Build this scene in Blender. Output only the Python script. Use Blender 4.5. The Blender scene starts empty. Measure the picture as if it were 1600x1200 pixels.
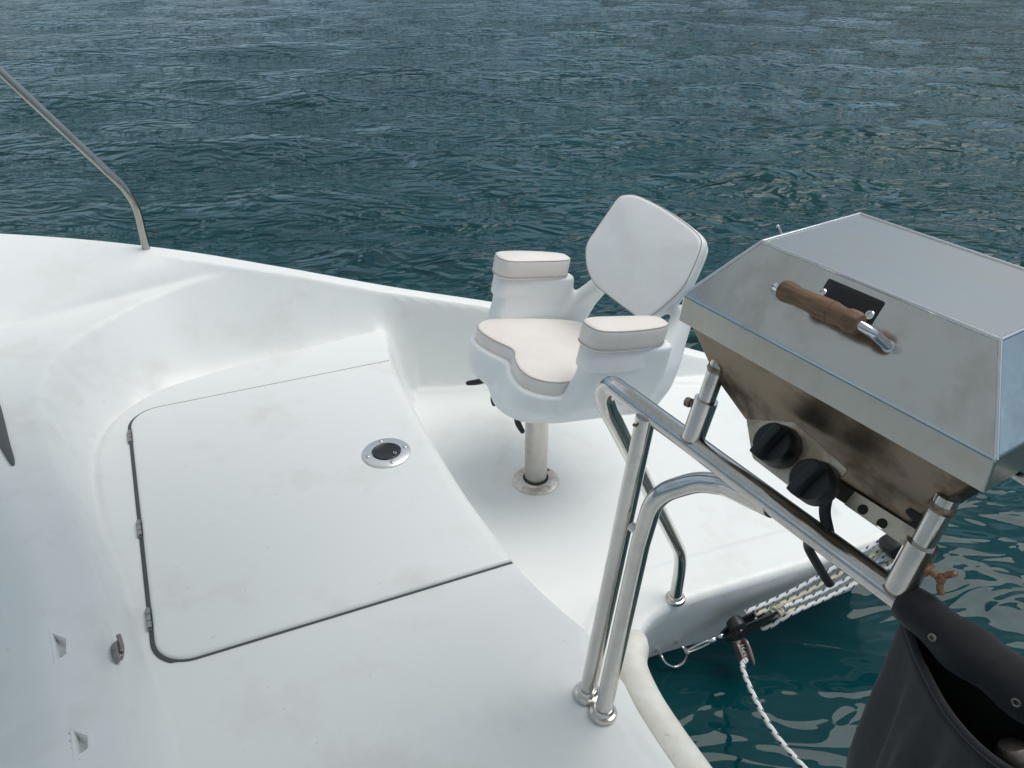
import bpy, bmesh, math, random
import numpy as np
from mathutils import Vector, Matrix, noise as mnoise

random.seed(7); np.random.seed(7)
R = math.radians
scene = bpy.context.scene
col = scene.collection

# ------------------------------------------------------------------ camera
PITCH = R(32.0); FPX = 1200.0; CAMZ = 1.77           # water is z = 0
cam_d = bpy.data.cameras.new('camera'); cam = bpy.data.objects.new('camera', cam_d); col.objects.link(cam)
cam.location = (0, 0, CAMZ); cam.rotation_euler = (R(90) - PITCH, 0, 0)
cam_d.sensor_fit = 'HORIZONTAL'; cam_d.sensor_width = 36.0; cam_d.lens = 36.0 * FPX / 1600.0
cam_d.clip_start = 0.05; cam_d.clip_end = 9000
scene.camera = cam

# ------------------------------------------------------------------ light
SUN_EL, SUN_AZ = R(64), R(72)                          # azimuth measured from +Y towards +X
world = bpy.data.worlds.new('World'); scene.world = world; world.use_nodes = True
wn = world.node_tree.nodes; wl = world.node_tree.links; wn.clear()
w_out = wn.new('ShaderNodeOutputWorld'); w_bg = wn.new('ShaderNodeBackground'); w_bg.inputs['Strength'].default_value = 0.10
sky = wn.new('ShaderNodeTexSky'); sky.sky_type = 'NISHITA'; sky.sun_disc = False
sky.sun_elevation = SUN_EL; sky.sun_rotation = SUN_AZ; sky.altitude = 0; sky.air_density = 1.0; sky.dust_density = 1.5; sky.ozone_density = 1.0
w_tc = wn.new('ShaderNodeTexCoord'); w_map = wn.new('ShaderNodeMapping'); w_map.inputs['Scale'].default_value = (1, 1, 2.2)
w_n = wn.new('ShaderNodeTexNoise'); w_n.inputs['Scale'].default_value = 1.7; w_n.inputs['Detail'].default_value = 6; w_n.inputs['Roughness'].default_value = .55
w_r = wn.new('ShaderNodeValToRGB'); w_r.color_ramp.elements[0].position = .34; w_r.color_ramp.elements[1].position = .56
w_r.color_ramp.elements[0].color = (.30, .30, .30, 1); w_r.color_ramp.elements[1].color = (1, 1, 1, 1)
w_n2 = wn.new('ShaderNodeTexNoise'); w_n2.inputs['Scale'].default_value = 3.1; w_n2.inputs['Detail'].default_value = 5
w_c = wn.new('ShaderNodeValToRGB'); w_c.color_ramp.elements[0].position = .36; w_c.color_ramp.elements[1].position = .66
w_c.color_ramp.elements[0].color = (3.0, 3.6, 4.1, 1); w_c.color_ramp.elements[1].color = (9.3, 9.8, 10.0, 1)
w_m = wn.new('ShaderNodeMix'); w_m.data_type = 'RGBA'
wl.new(w_tc.outputs['Generated'], w_map.inputs[0]); wl.new(w_map.outputs[0], w_n.inputs['Vector']); wl.new(w_map.outputs[0], w_n2.inputs['Vector'])
wl.new(w_n.outputs['Fac'], w_r.inputs[0]); wl.new(w_n2.outputs['Fac'], w_c.inputs[0])
w_sep = wn.new('ShaderNodeSeparateXYZ'); wl.new(w_tc.outputs['Generated'], w_sep.inputs[0])
w_cie = wn.new('ShaderNodeMapRange'); w_cie.inputs['From Min'].default_value = 0; w_cie.inputs['From Max'].default_value = 1; w_cie.inputs['To Min'].default_value = .57; w_cie.inputs['To Max'].default_value = 1.26
wl.new(w_sep.outputs[2], w_cie.inputs['Value'])
w_mul = wn.new('ShaderNodeVectorMath'); w_mul.operation = 'SCALE'; wl.new(w_c.outputs[0], w_mul.inputs[0]); wl.new(w_cie.outputs['Result'], w_mul.inputs['Scale'])
wl.new(w_r.outputs[0], w_m.inputs[0]); wl.new(sky.outputs[0], w_m.inputs[6]); w_tint = wn.new('ShaderNodeMix'); w_tint.data_type = 'RGBA'; w_tint.inputs[6].default_value = (.62, .93, 1.22, 1); w_tint.inputs[7].default_value = (1.02, 1.0, .98, 1); w_tr = wn.new('ShaderNodeMapRange'); w_tr.inputs['From Max'].default_value = .6
wl.new(w_sep.outputs[2], w_tr.inputs['Value']); wl.new(w_tr.outputs['Result'], w_tint.inputs[0])
w_m2 = wn.new('ShaderNodeVectorMath'); w_m2.operation = 'MULTIPLY'; wl.new(w_mul.outputs[0], w_m2.inputs[0]); wl.new(w_tint.outputs[2], w_m2.inputs[1]); wl.new(w_m2.outputs[0], w_m.inputs[7])
wl.new(w_m.outputs[2], w_bg.inputs['Color']); wl.new(w_bg.outputs[0], w_out.inputs['Surface'])
sd = bpy.data.lights.new('sun', 'SUN'); sd.energy = 2.0; sd.angle = R(45); sd.color = (1.0, .965, .91)
sun = bpy.data.objects.new('sun', sd); col.objects.link(sun)
sdir = Vector((math.sin(SUN_AZ) * math.cos(SUN_EL), math.cos(SUN_AZ) * math.cos(SUN_EL), math.sin(SUN_EL)))
sun.rotation_euler = sdir.to_track_quat('Z', 'Y').to_euler(); sun.location = sdir * 30
scene.view_settings.view_transform = 'Standard'; scene.view_settings.look = 'None'
scene.view_settings.exposure = 0.02; scene.view_settings.gamma = 1.0; scene.view_settings.use_curve_mapping = False

# ------------------------------------------------------------------ photo pixel -> place
_c, _s = math.cos(PITCH), math.sin(PITCH)
def ray(px, py):
    a = (px - 800) / FPX; b = (py - 600) / FPX
    return Vector((a, _c - b * _s, -_s - b * _c))
O = Vector((0, 0, CAMZ))
def atz(px, py, z): r = ray(px, py); return O + r * ((z - CAMZ) / r.z)
def aty(px, py, y): r = ray(px, py); return O + r * (y / r.y)
def atplane(px, py, p0, n): r = ray(px, py); return O + r * ((p0 - O).dot(n) / r.dot(n))

# ------------------------------------------------------------------ materials
def mat(name, color, rough=.5, metal=0.0, **kw):
    m = bpy.data.materials.new(name); m.use_nodes = True
    b = m.node_tree.nodes['Principled BSDF']
    b.inputs['Base Color'].default_value = (*color, 1); b.inputs['Roughness'].default_value = rough; b.inputs['Metallic'].default_value = metal
    for k, v in kw.items(): b.inputs[k.replace('_', ' ')].default_value = v
    return m
class NT:
    def __init__(s, m): s.m = m; s.n = m.node_tree.nodes; s.l = m.node_tree.links; s.b = s.n['Principled BSDF']
    def add(s, t, **kw):
        n = s.n.new(t)
        for k, v in kw.items():
            if hasattr(n, k): setattr(n, k, v)
            else: n.inputs[k.replace('_', ' ')].default_value = v
        return n
    def link(s, a, b): s.l.new(a, b)
    def coord(s, out='Object', scale=(1, 1, 1), rot=(0, 0, 0)):
        t = s.add('ShaderNodeTexCoord'); mp = s.add('ShaderNodeMapping'); mp.inputs['Scale'].default_value = scale; mp.inputs['Rotation'].default_value = rot
        s.link(t.outputs[out], mp.inputs[0]); return mp.outputs[0]
    def noise(s, vec, scale, detail=4, rough=.55, dist=0):
        n = s.add('ShaderNodeTexNoise'); n.inputs['Scale'].default_value = scale; n.inputs['Detail'].default_value = detail
        n.inputs['Roughness'].default_value = rough; n.inputs['Distortion'].default_value = dist
        if vec is not None: s.link(vec, n.inputs['Vector'])
        return n.outputs['Fac']
    def ramp(s, fac, stops):
        r = s.add('ShaderNodeValToRGB'); e = r.color_ramp.elements
        while len(e) < len(stops): e.new(.5)
        for i, (p, c) in enumerate(stops):
            e[i].position = p; e[i].color = (*c, 1) if not isinstance(c, (int, float)) else (c, c, c, 1)
        s.link(fac, r.inputs[0]); return r.outputs[0]
    def mix(s, fac, a, b, mode='MIX'):
        m = s.add('ShaderNodeMix'); m.data_type = 'RGBA'; m.blend_type = mode
        for i, v in ((0, fac), (6, a), (7, b)):
            if isinstance(v, (int, float)): m.inputs[i].default_value = v
            elif isinstance(v, tuple): m.inputs[i].default_value = (*v, 1)
            else: s.link(v, m.inputs[i])
        return m.outputs[2]
    def math(s, op, a, b=0.0):
        m = s.add('ShaderNodeMath'); m.operation = op
        for i, v in enumerate((a, b)):
            if isinstance(v, (int, float)): m.inputs[i].default_value = v
            else: s.link(v, m.inputs[i])
        return m.outputs[0]
    def bump(s, h, dist, strength=1.0, normal=None):
        b = s.add('ShaderNodeBump'); b.inputs['Distance'].default_value = dist; b.inputs['Strength'].default_value = strength
        s.link(h, b.inputs['Height'])
        if normal is not None: s.link(normal, b.inputs['Normal'])
        s.link(b.outputs[0], s.b.inputs['Normal']); return b.outputs[0]

def make_gelcoat(name, base, dirt=.5, rough=.38):
    m = mat(name, base, rough); t = NT(m); v = t.coord()
    big = t.noise(v, 2.3, 5, .6, .4); fine = t.noise(v, 9, 6, .65); speck = t.noise(v, 70, 2, .5)
    smudge = t.ramp(t.math('MULTIPLY', big, fine), [(.26, 0), (.42, 1)])
    c = t.mix(t.math('MULTIPLY', smudge, .30 * dirt), base, (.52, .475, .41))
    sp = t.ramp(speck, [(.735, 0), (.77, 1)])
    c = t.mix(t.math('MULTIPLY', sp, .28 * dirt), c, (.30, .26, .22))
    t.link(c, t.b.inputs['Base Color'])
    t.link(t.ramp(fine, [(.3, rough - .08), (.7, rough + .14)]), t.b.inputs['Roughness'])
    t.bump(t.noise(v, 240, 2, .5), .0004, .5)
    t.b.inputs['Specular IOR Level'].default_value = .5
    return m
M_gel = make_gelcoat('gelcoat', (.80, .815, .805), .75)
M_lid = make_gelcoat('gelcoat_lid', (.795, .81, .80), .9, .45)
M_plastic = make_gelcoat('chair_plastic', (.80, .82, .815), .4, .42)

def make_vinyl(name, base, stain):
    m = mat(name, base, .45); t = NT(m); v = t.coord()
    n = t.noise(v, 7, 5, .6, .3); s = t.ramp(n, [(.4, 0), (.72, 1)])
    t.link(t.mix(t.math('MULTIPLY', s, .55), base, stain), t.b.inputs['Base Color'])
    t.bump(t.math('ADD', t.noise(v, 380, 2), t.math('MULTIPLY', t.noise(v, 8, 2, .5, .4), 12.0)), .0005, .5)
    return m
M_vinyl = make_vinyl('vinyl_seat', (.80, .755, .72), (.70, .62, .56))
M_vinyl_w = make_vinyl('vinyl_white', (.86, .86, .855), (.78, .75, .72))
M_piping = mat('piping', (.34, .32, .31), .5)
M_black = mat('black_plastic', (.012, .013, .015), .38)
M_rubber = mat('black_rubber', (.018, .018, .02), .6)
M_gasket = mat('grey_gasket', (.09, .10, .105), .7)

def make_steel(name, base=(.62, .60, .57), rough=.14, stain=.0, stainc=(.22, .14, .08), sc=9.0, var=.1):
    m = mat(name, base, rough, 1.0); t = NT(m); v = t.coord()
    a = t.noise(v, sc, 6, .62, .5); b = t.noise(v, sc * 8, 4, .6)
    mm = t.math('ADD', t.math('MULTIPLY', a, .7), t.math('MULTIPLY', b, .3))
    st = t.ramp(mm, [(.46, 0), (.62, 1)])
    t.link(t.mix(t.math('MULTIPLY', st, stain), base, stainc), t.b.inputs['Base Color'])
    t.link(t.ramp(mm, [(.3, rough), (.7, rough + var)]), t.b.inputs['Roughness'])
    t.bump(b, .0006, .15)
    return m
M_tube = make_steel('tube_steel', (.66, .64, .61), .10, .22, (.34, .27, .20), 14, .16)
M_tube2 = make_steel('guard_tube_steel', (.40, .39, .35), .05, .3, (.25, .22, .17), 14, .12)
M_ped = make_steel('pedestal_steel', (.60, .57, .53), .30, .25, (.36, .30, .25), 8, .15)
M_flange = make_steel('flange_steel', (.66, .63, .60), .34, .6, (.42, .31, .23), 16, .2)
M_chrome = make_steel('fitting_steel', (.72, .72, .72), .14, .15, (.3, .25, .2), 20, .12)
M_lidsteel = make_steel('lid_steel', (.68, .675, .66), .06, .55, (.44, .39, .32), 4.0, .20)
M_lidtop = make_steel('lid_top_steel', (.50, .495, .485), .24, .35, (.46, .40, .33), 5.0, .16)
M_band = make_steel('band_steel', (.66, .62, .55), .26, .28, (.45, .36, .25), 7, .12)
M_pan = make_steel('burnt_steel', (.27, .22, .165), .30, .92, (.085, .05, .03), 5.0, .25)
M_bracket = make_steel('bracket_steel', (.60, .54, .45), .32, .6, (.34, .23, .13), 14, .2)
M_weld = make_steel('weld_steel', (.42, .34, .26), .4, .8, (.16, .09, .05), 60, .2)
def make_rust():
    m = mat('rust', (.36, .14, .05), .8, .25); t = NT(m); v = t.coord()
    n = t.noise(v, 120, 5, .65)
    t.link(t.ramp(n, [(.35, (.17, .075, .035)), (.55, (.33, .18, .10)), (.70, (.56, .45, .37))]), t.b.inputs['Base Color'])
    t.bump(n, .0008, .5); return m
M_rust = make_rust()
def make_wood():
    m = mat('worn_wood', (.2, .1, .05), .72); t = NT(m); v = t.coord('Object', (1, 1, 1))
    v1 = t.coord('Object', (1, 1, 1), (0, 0, R(58))); mp_ = t.add('ShaderNodeMapping'); mp_.inputs['Scale'].default_value = (9, 90, 90); t.link(v1, mp_.inputs[0]); v2 = mp_.outputs[0]; n = t.noise(v2, 3, 6, .6, .3); n2 = t.noise(v, 28, 4)
    c = t.ramp(n, [(.30, (.085, .045, .025)), (.52, (.20, .105, .055)), (.72, (.33, .21, .13))])
    t.link(t.mix(t.math('MULTIPLY', n2, .5), c, (.26, .18, .12)), t.b.inputs['Base Color'])
    t.bump(n, .0006, .4); return m
M_wood = make_wood()
M_nameplate = mat('dark_plate', (.022, .022, .024), .42, .2)
def make_fabric():
    m = mat('black_canvas', (.017, .017, .02), .92); t = NT(m); v = t.coord()
    w = t.noise(v, 420, 2, .6)
    n = t.noise(v, 30, 5, .7)
    t.link(t.mix(t.ramp(n, [(.45, 0), (.75, .25)]), (.014, .014, .017), (.04, .04, .044)), t.b.inputs['Base Color'])
    t.bump(t.math('ADD', w, t.math('MULTIPLY', n, 1.5)), .0010, .6)
    t.b.inputs['Sheen Weight'].default_value = .10; t.b.inputs['Sheen Roughness'].default_value = .5
    return m
M_fabric = make_fabric()
def make_rope(name, base, fleck, turns=55.0, strands=2.0):
    m = mat(name, base, .85); t = NT(m)
    uv = t.add('ShaderNodeUVMap'); sp = t.add('ShaderNodeSeparateXYZ'); t.link(uv.outputs[0], sp.inputs[0])
    # braid: u runs along in metres, v round the rope
    ph = t.math('FRACT', t.math('ADD', t.math('MULTIPLY', sp.outputs[0], turns * .55), t.math('MULTIPLY', sp.outputs[1], strands)))
    ph2 = t.math('FRACT', t.math('SUBTRACT', t.math('MULTIPLY', sp.outputs[0], turns * .55), t.math('MULTIPLY', sp.outputs[1], 1.0)))
    f = t.math('MULTIPLY', t.math('LESS_THAN', ph, .30), t.math('LESS_THAN', ph2, .55))
    br = t.math('ABSOLUTE', t.math('SINE', t.math('ADD', t.math('MULTIPLY', sp.outputs[0], 900.0), t.math('MULTIPLY', sp.outputs[1], 18.85))))
    v = t.coord(); n = t.noise(v, 60, 4)
    c = t.mix(t.math('MULTIPLY', n, .45), base, tuple(x * .62 for x in base))
    t.link(t.mix(f, c, fleck), t.b.inputs['Base Color']); t.bump(br, .0008, .7)
    return m
M_ropew = make_rope('rope_white_blue', (.74, .75, .74), (.025, .045, .15))
M_ropey = make_rope('rope_cream_blue', (.66, .62, .42), (.03, .05, .16))
def make_rub():
    m = mat('cream_rub_rail', (.66, .64, .56), .55); t = NT(m); v = t.coord()
    n = t.noise(v, 14, 6, .65); n2 = t.noise(v, 90, 3)
    c = t.ramp(n, [(.38, (.76, .755, .71)), (.62, (.67, .65, .57)), (.8, (.46, .41, .33))])
    c = t.mix(t.ramp(n2, [(.70, 0), (.8, .5)]), c, (.25, .21, .17))
    t.link(c, t.b.inputs['Base Color']); t.bump(n2, .001, .3); return m
M_rub = make_rub()
def make_water():
    m = mat('sea_water', (.004, .05, .055), .03); t = NT(m)
    t.b.inputs['IOR'].default_value = 1.333; t.b.inputs['Specular IOR Level'].default_value = .42
    tc = t.add('ShaderNodeTexCoord')
    def mp(scale, rz):
        q = t.add('ShaderNodeMapping'); q.inputs['Scale'].default_value = scale; q.inputs['Rotation'].default_value = (0, 0, rz); t.link(tc.outputs['Object'], q.inputs[0]); return q.outputs[0]
    a = t.noise(mp((1, 2.0, 1), R(12)), 1.25, 2, .45, .6)
    b = t.noise(mp((1, 1.8, 1), R(-16)), 3.6, 1.5, .45, .8)
    c = t.noise(mp((1, 1.8, 1), R(5)), 13, 3, .5, .4)
    rg = t.math('ABSOLUTE', t.math('SUBTRACT', t.noise(mp((1, 2.1, 1), R(-8)), 2.4, 2, .45, .9), .5))
    gust = t.ramp(t.noise(mp((1, 1.6, 1), R(-30)), .22, 3, .5, .5), [(.35, .45), (.65, 1.0)])
    h = t.math('ADD', t.math('ADD', t.math('MULTIPLY', a, .085), t.math('MULTIPLY', rg, -.12)), t.math('ADD', t.math('MULTIPLY', b, .060), t.math('MULTIPLY', t.math('MULTIPLY', c, gust), .0022)))
    vd = t.add('ShaderNodeVectorMath'); vd.operation = 'DISTANCE'; t.link(tc.outputs['Object'], vd.inputs[0]); vd.inputs[1].default_value = (.95, .85, 0)
    lee = t.add('ShaderNodeMapRange'); lee.interpolation_type = 'SMOOTHSTEP'; t.link(vd.outputs['Value'], lee.inputs['Value'])
    for k_, v_ in (('From Min', .3), ('From Max', 2.4), ('To Min', .20), ('To Max', 1.0)): lee.inputs[k_].default_value = v_
    t.bump(t.math('MULTIPLY', h, lee.outputs['Result']), 1.0, 1.0)
    g = t.noise(mp((1, 1, 1), 0), .12, 3)
    t.link(t.ramp(g, [(.3, (.001, .031, .039)), (.7, (.001, .045, .048))]), t.b.inputs['Base Color'])
    return m
M_water = make_water()

# ------------------------------------------------------------------ mesh helpers
def link(name, me, m, parent=None, smooth=True):
    if m is not None: me.materials.append(m)
    if smooth: me.polygons.foreach_set('use_smooth', [True] * len(me.polygons))
    o = bpy.data.objects.new(name, me); col.objects.link(o)
    if parent is not None: o.parent = parent
    return o
def from_data(name, V, Fc, m, parent=None, smooth=True, fix=True):
    me = bpy.data.meshes.new(name); me.from_pydata([tuple(v) for v in V], [], Fc); me.update()
    if fix:
        bm = bmesh.new(); bm.from_mesh(me); bmesh.ops.recalc_face_normals(bm, faces=bm.faces); bm.to_mesh(me); bm.free()
    return link(name, me, m, parent, smooth)
def sharp(o, ang=35):
    bm = bmesh.new(); bm.from_mesh(o.data)
    for e in bm.edges:
        if len(e.link_faces) == 2 and e.calc_face_angle(0) > R(ang): e.smooth = False
    bm.to_mesh(o.data); bm.free(); return o
def empty(name, label, cat, loc=(0, 0, 0), rz=0, group=None):
    o = bpy.data.objects.new(name, None); col.objects.link(o); o.location = loc; o.rotation_euler = (0, 0, rz)
    o.empty_display_size = .1; o['label'] = label; o['category'] = cat
    if group: o['group'] = group
    return o
def loc(root, p): return root.matrix_basis.inverted() @ Vector(p)
def catmull(P, n=8, closed=False):
    P = [Vector(p) for p in P]; out = []; N = len(P)
    for i in range(N if closed else N - 1):
        if closed: a, b, c, d = P[(i - 1) % N], P[i], P[(i + 1) % N], P[(i + 2) % N]
        else: a, b, c, d = P[max(i - 1, 0)], P[i], P[i + 1], P[min(i + 2, N - 1)]
        for k in range(n):
            t = k / n
            out.append(.5 * ((2 * b) + (c - a) * t + (2 * a - 5 * b + 4 * c - d) * t * t + (3 * b - a - 3 * c + d) * t ** 3))
    if not closed: out.append(P[-1])
    return out
def fillet(P, rad, n=10):
    P = [Vector(p) for p in P]; out = [P[0]]
    for i in range(1, len(P) - 1):
        r = rad[i - 1] if isinstance(rad, (list, tuple)) else rad
        a = (P[i - 1] - P[i]); b = (P[i + 1] - P[i]); la, lb = a.length, b.length; a.normalize(); b.normalize()
        ang = a.angle(b)
        if ang > R(178) or r <= 0: out.append(P[i]); continue
        t = min(r / math.tan(ang / 2), la * .48, lb * .48)
        p0, p1 = P[i] + a * t, P[i] + b * t
        rr = t * math.tan(ang / 2); ctr = P[i] + (a + b).normalized() * (rr / math.sin(ang / 2))
        v0, v1 = p0 - ctr, p1 - ctr; ax = v0.cross(v1)
        if ax.length < 1e-9: out.append(P[i]); continue
        ax.normalize(); tot = v0.angle(v1)
        for k in range(n + 1): out.append(ctr + Matrix.Rotation(tot * k / n, 3, ax) @ v0)
    out.append(P[-1]); return out
def tube_data(path, rad, seg=20, cap=True):
    P = [Vector(p) for p in path]; N = len(P); V = []; Fc = []; uv = []
    T = [(P[min(i + 1, N - 1)] - P[max(i - 1, 0)]).normalized() for i in range(N)]
    up = Vector((0, 0, 1)) if abs(T[0].z) < .9 else Vector((1, 0, 0))
    n = (up - T[0] * up.dot(T[0])).normalized(); L = 0
    for i in range(N):
        if i:
            q = T[i - 1].rotation_difference(T[i]); n = q @ n; n = (n - T[i] * n.dot(T[i])).normalized(); L += (P[i] - P[i - 1]).length
        b = T[i].cross(n); r = rad[i] if isinstance(rad, (list, tuple)) else rad
        for k in range(seg):
            a = 2 * math.pi * k / seg; V.append(P[i] + (n * math.cos(a) + b * math.sin(a)) * r); uv.append((L, k / seg))
    for i in range(N - 1):
        for k in range(seg):
            k2 = (k + 1) % seg; Fc.append((i * seg + k, i * seg + k2, (i + 1) * seg + k2, (i + 1) * seg + k))
    if cap: Fc.append(tuple(range(seg - 1, -1, -1))); Fc.append(tuple(range((N - 1) * seg, N * seg)))
    return V, Fc, uv
def tube(name, path, rad, m, parent=None, seg=20, cap=True):
    V, Fc, uv = tube_data(path, rad, seg, cap)
    if parent is not None: V = [loc(parent, v) for v in V] if parent.parent is None and parent.type == 'EMPTY' else V
    o = from_data(name, V, Fc, m, parent); sharp(o, 50)
    l = o.data.uv_layers.new(name='UVMap')
    for p in o.data.polygons:
        idx = [o.data.loops[i].vertex_index for i in p.loop_indices]
        vs = [uv[i][1] for i in idx]; wrap = max(vs) - min(vs) > .5
        for li, vi in zip(p.loop_indices, idx):
            u, v = uv[vi]
            if wrap and v < .5: v += 1
            l.data[li].uv = (u, v)
    return o
def frame_axis(axis):
    z = Vector(axis).normalized(); x = z.orthogonal().normalized(); return x, z.cross(x), z
def lathe(name, prof, m, parent=None, origin=(0, 0, 0), axis=(0, 0, 1), seg=32, ang=35):
    x, y, z = frame_axis(axis); o0 = Vector(origin); V = []; Fc = []; n = len(prof)
    for (r, h) in prof:
        for k in range(seg):
            a = 2 * math.pi * k / seg; V.append(o0 + x * (r * math.cos(a)) + y * (r * math.sin(a)) + z * h)
    for i in range(n - 1):
        for k in range(seg):
            k2 = (k + 1) % seg; Fc.append((i * seg + k, i * seg + k2, (i + 1) * seg + k2, (i + 1) * seg + k))
    Fc.append(tuple(range(seg - 1, -1, -1))); Fc.append(tuple(range((n - 1) * seg, n * seg)))
    return sharp(from_data(name, V, Fc, m, parent), ang)
def offset(P, d):
    n = len(P); out = []; ar = sum(P[i].x * P[(i + 1) % n].y - P[(i + 1) % n].x * P[i].y for i in range(n)); sg = 1 if ar > 0 else -1
    for i in range(n):
        e0 = (P[i] - P[i - 1]); e1 = (P[(i + 1) % n] - P[i]); e0.normalize(); e1.normalize(); t = e0 + e1
        if t.length < 1e-6: t = e1.copy()
        t.normalize(); k = 1 / max(.5, t.dot(e1)); out.append(P[i] + Vector((-t.y, t.x)) * d * sg * k)
    return out
def slab_data(outline, rings, crown=0.0, rows=5, tf=None):
    """outline: closed 2D loop; rings: (inset, height) from the underside rim up; closed above with a crowned top"""
    P = [Vector(p[:2]) for p in outline]; n = len(P); V = []; Fc = []
    loops = [[(q.x, q.y, h) for q in offset(P, i)] for (i, h) in rings]
    last = offset(P, rings[-1][0]); cx = sum((p for p in last), Vector((0, 0))) / n; ht = rings[-1][1]
    for k in range(1, rows + 1):
        s = 1 - k / (rows + .35); loops.append([(*(cx + (q - cx) * s), ht + crown * (1 - s * s)) for q in last])
    for lp in loops: V += lp
    m = len(loops)
    for i in range(m - 1):
        for k in range(n):
            k2 = (k + 1) % n; Fc.append((i * n + k, i * n + k2, (i + 1) * n + k2, (i + 1) * n + k))
    Fc.append(tuple(range((m - 1) * n, m * n))); Fc.append(tuple(range(n - 1, -1, -1)))
    if tf: V = [tf(Vector(v)) for v in V]
    return V, Fc
def slab(name, outline, rings, m, parent=None, crown=0.0, rows=5, tf=None, ang=60):
    V, Fc = slab_data(outline, rings, crown, rows, tf); return sharp(from_data(name, V, Fc, m, parent), ang)
def rounded_rings(h0, h1, r, n=4, bot=None):
    rr = [(bot or r * .4, h0), (0, h0 + (bot or r * .4))]
    return rr + [(r * (1 - math.cos(a)), h1 - r + r * math.sin(a)) for a in [math.pi / 2 * k / n for k in range(n + 1)]]
def plate(name, outline, holes, th, m, parent, tf):
    bm = bmesh.new(); E = []
    for lp in [outline] + holes:
        vs = [bm.verts.new((p[0], p[1], 0)) for p in lp]
        E += [bm.edges.new((vs[i], vs[(i + 1) % len(vs)])) for i in range(len(vs))]
    bmesh.ops.triangle_fill(bm, edges=E, use_beauty=True)
    g = bmesh.ops.extrude_face_region(bm, geom=list(bm.faces))
    for v in g['geom']:
        if isinstance(v, bmesh.types.BMVert): v.co.z += th
    bmesh.ops.recalc_face_normals(bm, faces=bm.faces)
    for v in bm.verts: v.co = tf(v.co.copy())
    bmesh.ops.recalc_face_normals(bm, faces=bm.faces)
    me = bpy.data.meshes.new(name); bm.to_mesh(me); bm.free()
    return sharp(link(name, me, m, parent), 30)
def circle2(cx, cy, rx, ry=None, n=24):
    ry = ry or rx; return [(cx + rx * math.cos(2 * math.pi * k / n), cy + ry * math.sin(2 * math.pi * k / n)) for k in range(n)]
def box8(name, C, m, parent, bev=.003, seg=2):
    """C: 4 bottom + 4 top corners"""
    me = bpy.data.meshes.new(name); bm = bmesh.new(); v = [bm.verts.new(c) for c in C]
    for f in ((3, 2, 1, 0), (4, 5, 6, 7), (0, 1, 5, 4), (1, 2, 6, 5), (2, 3, 7, 6), (3, 0, 4, 7)): bm.faces.new([v[i] for i in f])
    bmesh.ops.recalc_face_normals(bm, faces=bm.faces)
    if bev: bmesh.ops.bevel(bm, geom=bm.edges[:], offset=bev, segments=seg, profile=.5, affect='EDGES')
    bm.to_mesh(me); bm.free(); return sharp(link(name, me, m, parent), 40)
def screw(parent, p, r, axis=(0, 0, 1), m=None, name='screw'):
    x, y, z = frame_axis(axis); p = Vector(p); prof = [(r, -.001), (r, r * .18), (r * .75, r * .42), (r * .3, r * .52)]
    o = lathe(name, prof, m or M_chrome, parent, p, axis, 14); return o

# ------------------------------------------------------------------ polyline fields for the deck moulding
def poly(P, n=10): return np.array([tuple(p) for p in catmull([Vector(tuple(p) + (0,) * (3 - len(p))) for p in P], n)])
def field(Q, X, Y):
    """distance, sign (left positive), interpolated third coordinate of the nearest point, nearest point"""
    D = np.full(X.shape, 1e9); S = np.ones(X.shape); Z = np.zeros(X.shape); NX = np.zeros(X.shape); NY = np.zeros(X.shape)
    for i in range(len(Q) - 1):
        ax, ay, az = Q[i]; bx, by, bz = Q[i + 1]; dx, dy = bx - ax, by - ay; l2 = dx * dx + dy * dy + 1e-12
        t = np.clip(((X - ax) * dx + (Y - ay) * dy) / l2, 0, 1); px, py = ax + t * dx, ay + t * dy
        d = np.hypot(X - px, Y - py); m = d < D - 1e-9
        D = np.where(m, d, D); S = np.where(m, np.sign(dx * (Y - ay) - dy * (X - ax)), S)
        Z = np.where(m, az + t * (bz - az), Z); NX = np.where(m, px, NX); NY = np.where(m, py, NY)
    S = np.where(S == 0, 1, S); return D, S, Z, NX, NY
def sm(t): t = np.clip(t, 0, 1); return t * t * (3 - 2 * t)

ZS, ZP = .50, .22                                     # seat / near deck level, stern platform level
# seat edge, running from the bulwark towards the bridge-deck edge (seat lies on its right)
E_ = poly([(-.50, 2.75), (-.455, 2.52), (-.425, 2.39), (-.388, 2.20), (-.275, 1.89), (-.122, 1.535), (.020, 1.275), (.098, 1.165), (.180, 1.075), (.27, 1.01), (.42, .93), (.60, .80), (.85, .50), (1.2, -.2), (1.6, -1.4)])
# seat fillet (z seat) and the top of the wall above it
F_ = poly([(.6, 2.56), (.12, 2.475), (-.20, 2.435), (-.428, 2.395), (-.65, 2.285), (-.92, 2.12), (-1.08, 1.995), (-1.145, 1.855), (-1.13, 1.70), (-1.07, 1.56), (-.935, 1.324), (-.83, 1.168), (-.706, .974), (-.576, .775), (-.30, .22), (.2, -.8), (.45, -1.3)])
GZ = [(-2.7, .86), (-1.7, .815), (-1.2, .765), (-.82, .69), (-.43, .598), (.12, .478), (.71, .296), (.95, .245), (1.3, .23)]
def gz(x): return np.interp(x, [a for a, _ in GZ], [b for _, b in GZ])
GY = [(-2.7, 2.44), (-1.7, 2.435), (-1.2, 2.435), (-.82, 2.455), (-.43, 2.485), (.12, 2.53), (.71, 2.565), (1.3, 2.57)]
def gy(x): return np.interp(x, [a for a, _ in GY], [b for _, b in GY])
ZL = .675
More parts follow.
